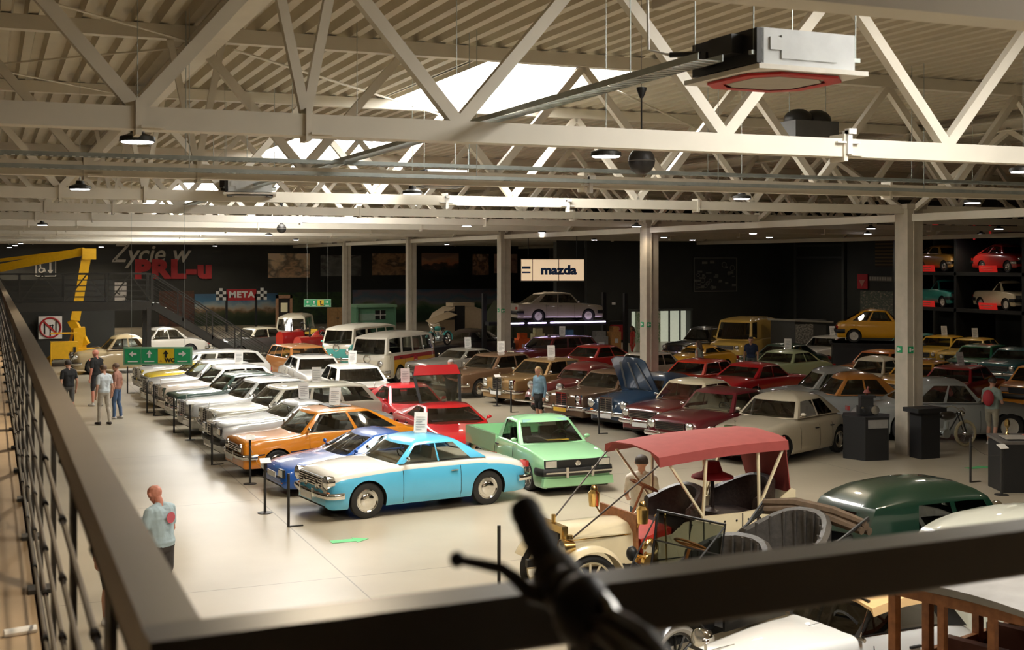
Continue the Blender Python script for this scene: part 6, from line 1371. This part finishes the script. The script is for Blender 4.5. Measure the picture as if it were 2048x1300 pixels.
for s_ in (-1,1):
    w_ = MB().lathe([(.2,-.1),(.36,-.1),(.38,0),(.36,.1),(.2,.1)],20,axis='Y').build('wheel', RUBBER, t); w_.location = (.9,s_*.7,.38); MB().lathe([(.24,.06),(.1,.03),(0,.06)],14,axis='Y').build('disc', YLW, w_)
    for x in (-1.3,1.5): MB().bar((x*.6,s_*.4,.6),(x,s_*1.1,.06),.1).box((x,s_*1.1,.03),(.3,.3,.06)).build('outrigger', YLW, t)
armb('mast', W_(158,655), Vector((.2,0,.6)), .5, .5); armb('lower_arm', W_(172,690), W_(143,640), .28, .35); armb('link', W_(150,635), W_(140,690), .1, .12)
armb('middle_arm', W_(150,640), W_(174,505), .3, .4); MB().bar(W_(156,600),W_(163,520),.1,.12).build('hydraulic_cylinder', CHROME, t)
MB().box(W_(178,508),(.6,.35,.5)).build('elbow', YLW, t); armb('upper_arm', W_(168,503), W_(-60,548), .28, .36); armb('upper_arm_tie', W_(165,500), W_(-60,528), .12, .14)
bk = W_(128,700,-1.2); MB().box(bk+Vector((0,0,-.0)),(1.15,.75,.75)).build('basket', YLW, t); MB().tube([bk+Vector((x,y,.75)) for x,y in ((-.57,-.37),(.57,-.37),(.57,.37),(-.57,.37),(-.57,-.37))],.02,6).tube([bk+Vector((-.57,-.37,.3)),bk+Vector((-.57,-.37,-bk.z))],.025,6).build('basket_rail', YLW, t)
MB().box(bk+Vector((.42,-.385,.0)),(.12,.01,.3)).build('number_mark', BLACK, t)
motorcycle('turquoise moped standing on a crate among the microbuses', atZ(878,692,54.5), 215, (.06,.36,.34), z=.99, r=.3, wb=1.25)
mp_ = atZ(878,692,54.5); t = thing('moped_plinth','low dark plinth under the turquoise moped','plinth',(mp_.x,mp_.y,0),radians(215)); MB().box((0,0,.495),(2.0,.8,.99)).build('body', PLB, t)
# ---------------------------------------------------------------- hanging direction signs
def dirsign(label,c,w,h_,rz,lines=True):
    t = thing('direction_sign',label,'sign',c,rz); YS = M('sign_yellow',(.75,.52,.02),.4,var=.02)
    MB().box((0,0,0),(w+.06,.06,h_+.06)).build('frame', M('sign_rim',(.22,.42,.27),.5), t)
    for k in range(4):
        x = (-1.5+k)*w/4; p_ = MB().box((x,-.035,0),(w/4*.95,.012,h_*.94)).build('panel', YS if k == 2 else SIGNG, t)
        am = MB(); d = {0:(-1,0),1:(0,1),2:(0,1),3:(1,0)}[k]; D_ = Vector((d[0],0,d[1])); N_2 = Vector((-d[1],0,d[0])); c0 = Vector((x,-.05,h_*.14)); s_ = h_*.24
        am.bar(c0-D_*s_,c0+D_*s_*.1,.01,h_*.13,up=tuple(N_2)).plate([c0+N_2*s_*.75,c0-N_2*s_*.75,c0+D_*s_],.01,(0,-1,0)); am.build('arrow', BLACK if k == 2 else PAPER, p_)
        if k == 2: text('WC',h_*.36,BLACK,p_,(x+w*.06,-.05,-h_*.28),(pi/2,0,0),depth=.004,offset=.006); MB().plate([(x-w*.1,-.048,-h_*.38),(x-w*.05,-.048,-h_*.38),(x-w*.075,-.048,-h_*.2)],.006,(0,-1,0)).build('symbol', M('sign_ochre',(.5,.3,.03),.5), p_)
        else: MB().box((x,-.045,-h_*.34),(w*.15,.006,h_*.07)).build('text_line', PAPER, p_)
    for x in (-w*.4,w*.4): MB().tube([(x,0,h_/2),(x,0,DECK-c[2])],.004,5).build('wire', GALV, t)
sz = 30.; dirsign('large green direction sign with yellow toilet panel hung over the front row', atZ(316,712,sz), 130*sz/F, 31*sz/F, -YAW+radians(4))
sz = 62.; dirsign('small green direction sign with yellow panel hung before the forest mural', atZ(635,606,sz), 52*sz/F, 13*sz/F, -YAW)
# ---------------------------------------------------------------- stanchions and floor marks
ST = M('stanchion',(.02,.018,.016),.5); stm = MB().tube([(0,0,0),(0,0,.95)],.025,10).mesh('post', ST); stf = MB().lathe([(0,0),(.14,0),(.14,.012),(.03,.02),(0,.02)],18).mesh('foot', ST); stk = MB().box((.13,0,.01),(.26,.05,.02)).mesh('foot', ST)
stc = MB().box((0,-.03,.98),(.2,.15,.012),rx=.5).mesh('card', PAPER)
SPT = []
for (px,py,cd_,lab) in SPX:
    p_ = at(px,py,0); SPT.append(p_); t = thing('stanchion','thin black barrier post '+lab,'post',p_); obj('post',stm,t); obj('foot',stf if cd_ else stk,t)
    if cd_: obj('card',stc,t)
for i,j in ((1,0),(2,1),(3,2),(4,3),(5,4),(6,5),(7,6),(8,7),(9,10),(12,13)):
    a,b = SPT[i]+Vector((0,0,.8)),SPT[j]+Vector((0,0,.8)); tag(MB().tube([a.lerp(b,k/8)-Vector((0,0,.1*sin(pi*k/8))) for k in range(9)],.004,5).build('barrier_cord', ST), 'thin dark cord leading from the barrier post '+SPX[i][3], 'cord')
c = at(697,1081,.004); t = tag(MB().plate([(-.3,-.1,0),(.1,-.1,0),(.1,-.2,0),(.35,0,0),(.1,.2,0),(.1,.1,0),(-.3,.1,0)],.003).build('floor_arrow', M('tape_green',(.12,.5,.2),.6)), 'green arrow sticker on the floor before the sky blue coupe', 'sticker'); t.location = c
c = at(1955,935,.004); t = tag(MB().plate([(-.3,-.1,0),(.1,-.1,0),(.1,-.2,0),(.35,0,0),(.1,.2,0),(.1,.1,0),(-.3,.1,0)],.003).build('floor_arrow', M('tape_green',(.12,.5,.2),.6)), 'green arrow sticker on the floor near the antique motorcycle', 'sticker'); t.location = c
# ---------------------------------------------------------------- visitors
LB = (.40,.52,.58)
p1 = atZ(322,968,16.6); o1 = person('bald man in light blue T-shirt and dark shorts looking at his phone', p1, 128, 1.76, LB, (.05,.045,.045), arms=('phone','phone'), hair=None, skin=SKINR, vox=.009, nod=.55, build=1.18, lean=.03)
MB().lathe([(0,0),(.075,0),(.075,.006),(0,.006)],18,(-.142,-.04,1.30),'X').build('back_print', M('print_pink',(.6,.12,.16),.7), o1)
MB().box((.33,.0,1.24),(.075,.008+.13,.012),ry=-.6).build('phone', BLACK, o1)
person('person in black shorts and pale shoes standing behind the walkway handrail', at(226,1252,0), 60, 1.72, (.6,.58,.55), (.02,.02,.02), hair=HAIRN, vox=.011, stride=.03)
person('man in black T-shirt and grey shorts walking towards the footbridge', atZ(137,722,37.4), 112, 1.76, (.012,.012,.012), (.09,.085,.08), stride=.08)
person('tall man in black shirt pointing with his arm', atZ(193,708,40.5), 130, 1.86, (.015,.015,.015), (.03,.03,.035), arms=('down','point'), hair=None, skin=SKINR, build=1.08)
person('visitor in light grey blue T-shirt and beige trousers', at(208,849,0), 118, 1.74, (.55,.60,.62), (.45,.40,.33), shorts=False, hair=HAIRN, shoe=(.05,.04,.04), stride=.1)
person('visitor in jeans beside the beige trousered visitor', at(227,843,0)+Vector((.15,.6,0)), 150, 1.68, (.3,.14,.1), (.07,.12,.22), shorts=False, hair=HAIRN)
person('grey haired man in black polo holding a brochure', atZ(903,721,37.6), 215, 1.76, (.012,.012,.014), (.015,.015,.015), arms=('phone','phone'), hair=HAIRG, skin=SKINR, build=1.12)
person('blonde woman in denim jacket and black skirt', atZ(1078,738,36.), 200, 1.68, (.16,.27,.34), (.012,.012,.014), sleeve='long', hair=HAIRB, longhair=True, skirt=True)
person('man with dark cap in white T-shirt and jeans beside the mint pickup', atZ(1283,912,19.2), 60, 1.74, (.72,.68,.62), (.10,.15,.20), shorts=False, hair=HAIRD, arms=('fwd','down'), vox=.011)
person('visitor in grey green vest near the yellow buggy', atZ(1398,672,47.), 120, 1.72, (.36,.40,.36), (.2,.18,.16), sleeve='none', hair=HAIRN, longhair=True)
person('man in dark blue T-shirt near the yellow van', atZ(1502,672,48.5), 230, 1.78, (.012,.02,.05), (.1,.1,.1), hair=HAIRD)
person('woman in coral red dress before the lit doorway', atZ(1265,648,59.), 170, 1.66, (.8,.10,.09), (.8,.10,.09), hair=HAIRN, longhair=True, skirt=True)
o2 = person('visitor in grey green T-shirt and khaki shorts with red backpack', at(1990,893,0)+hv(67)*.2, 20, 1.76, (.26,.32,.28), (.30,.27,.20), arms=('phone','phone'), hair=HAIRD, skin=SKIN)
MB().ell((-.2,0,1.22),(.1,.15,.21)).build('backpack', M('pack_red',(.4,.03,.04),.7), o2)
person('person in red shirt on the walkway by the far railing', (-.25,19.5), 200, 1.68, (.45,.03,.03), (.05,.05,.06), shorts=False, hair=HAIRN, z=MZ)
flush_people()
flush_text()
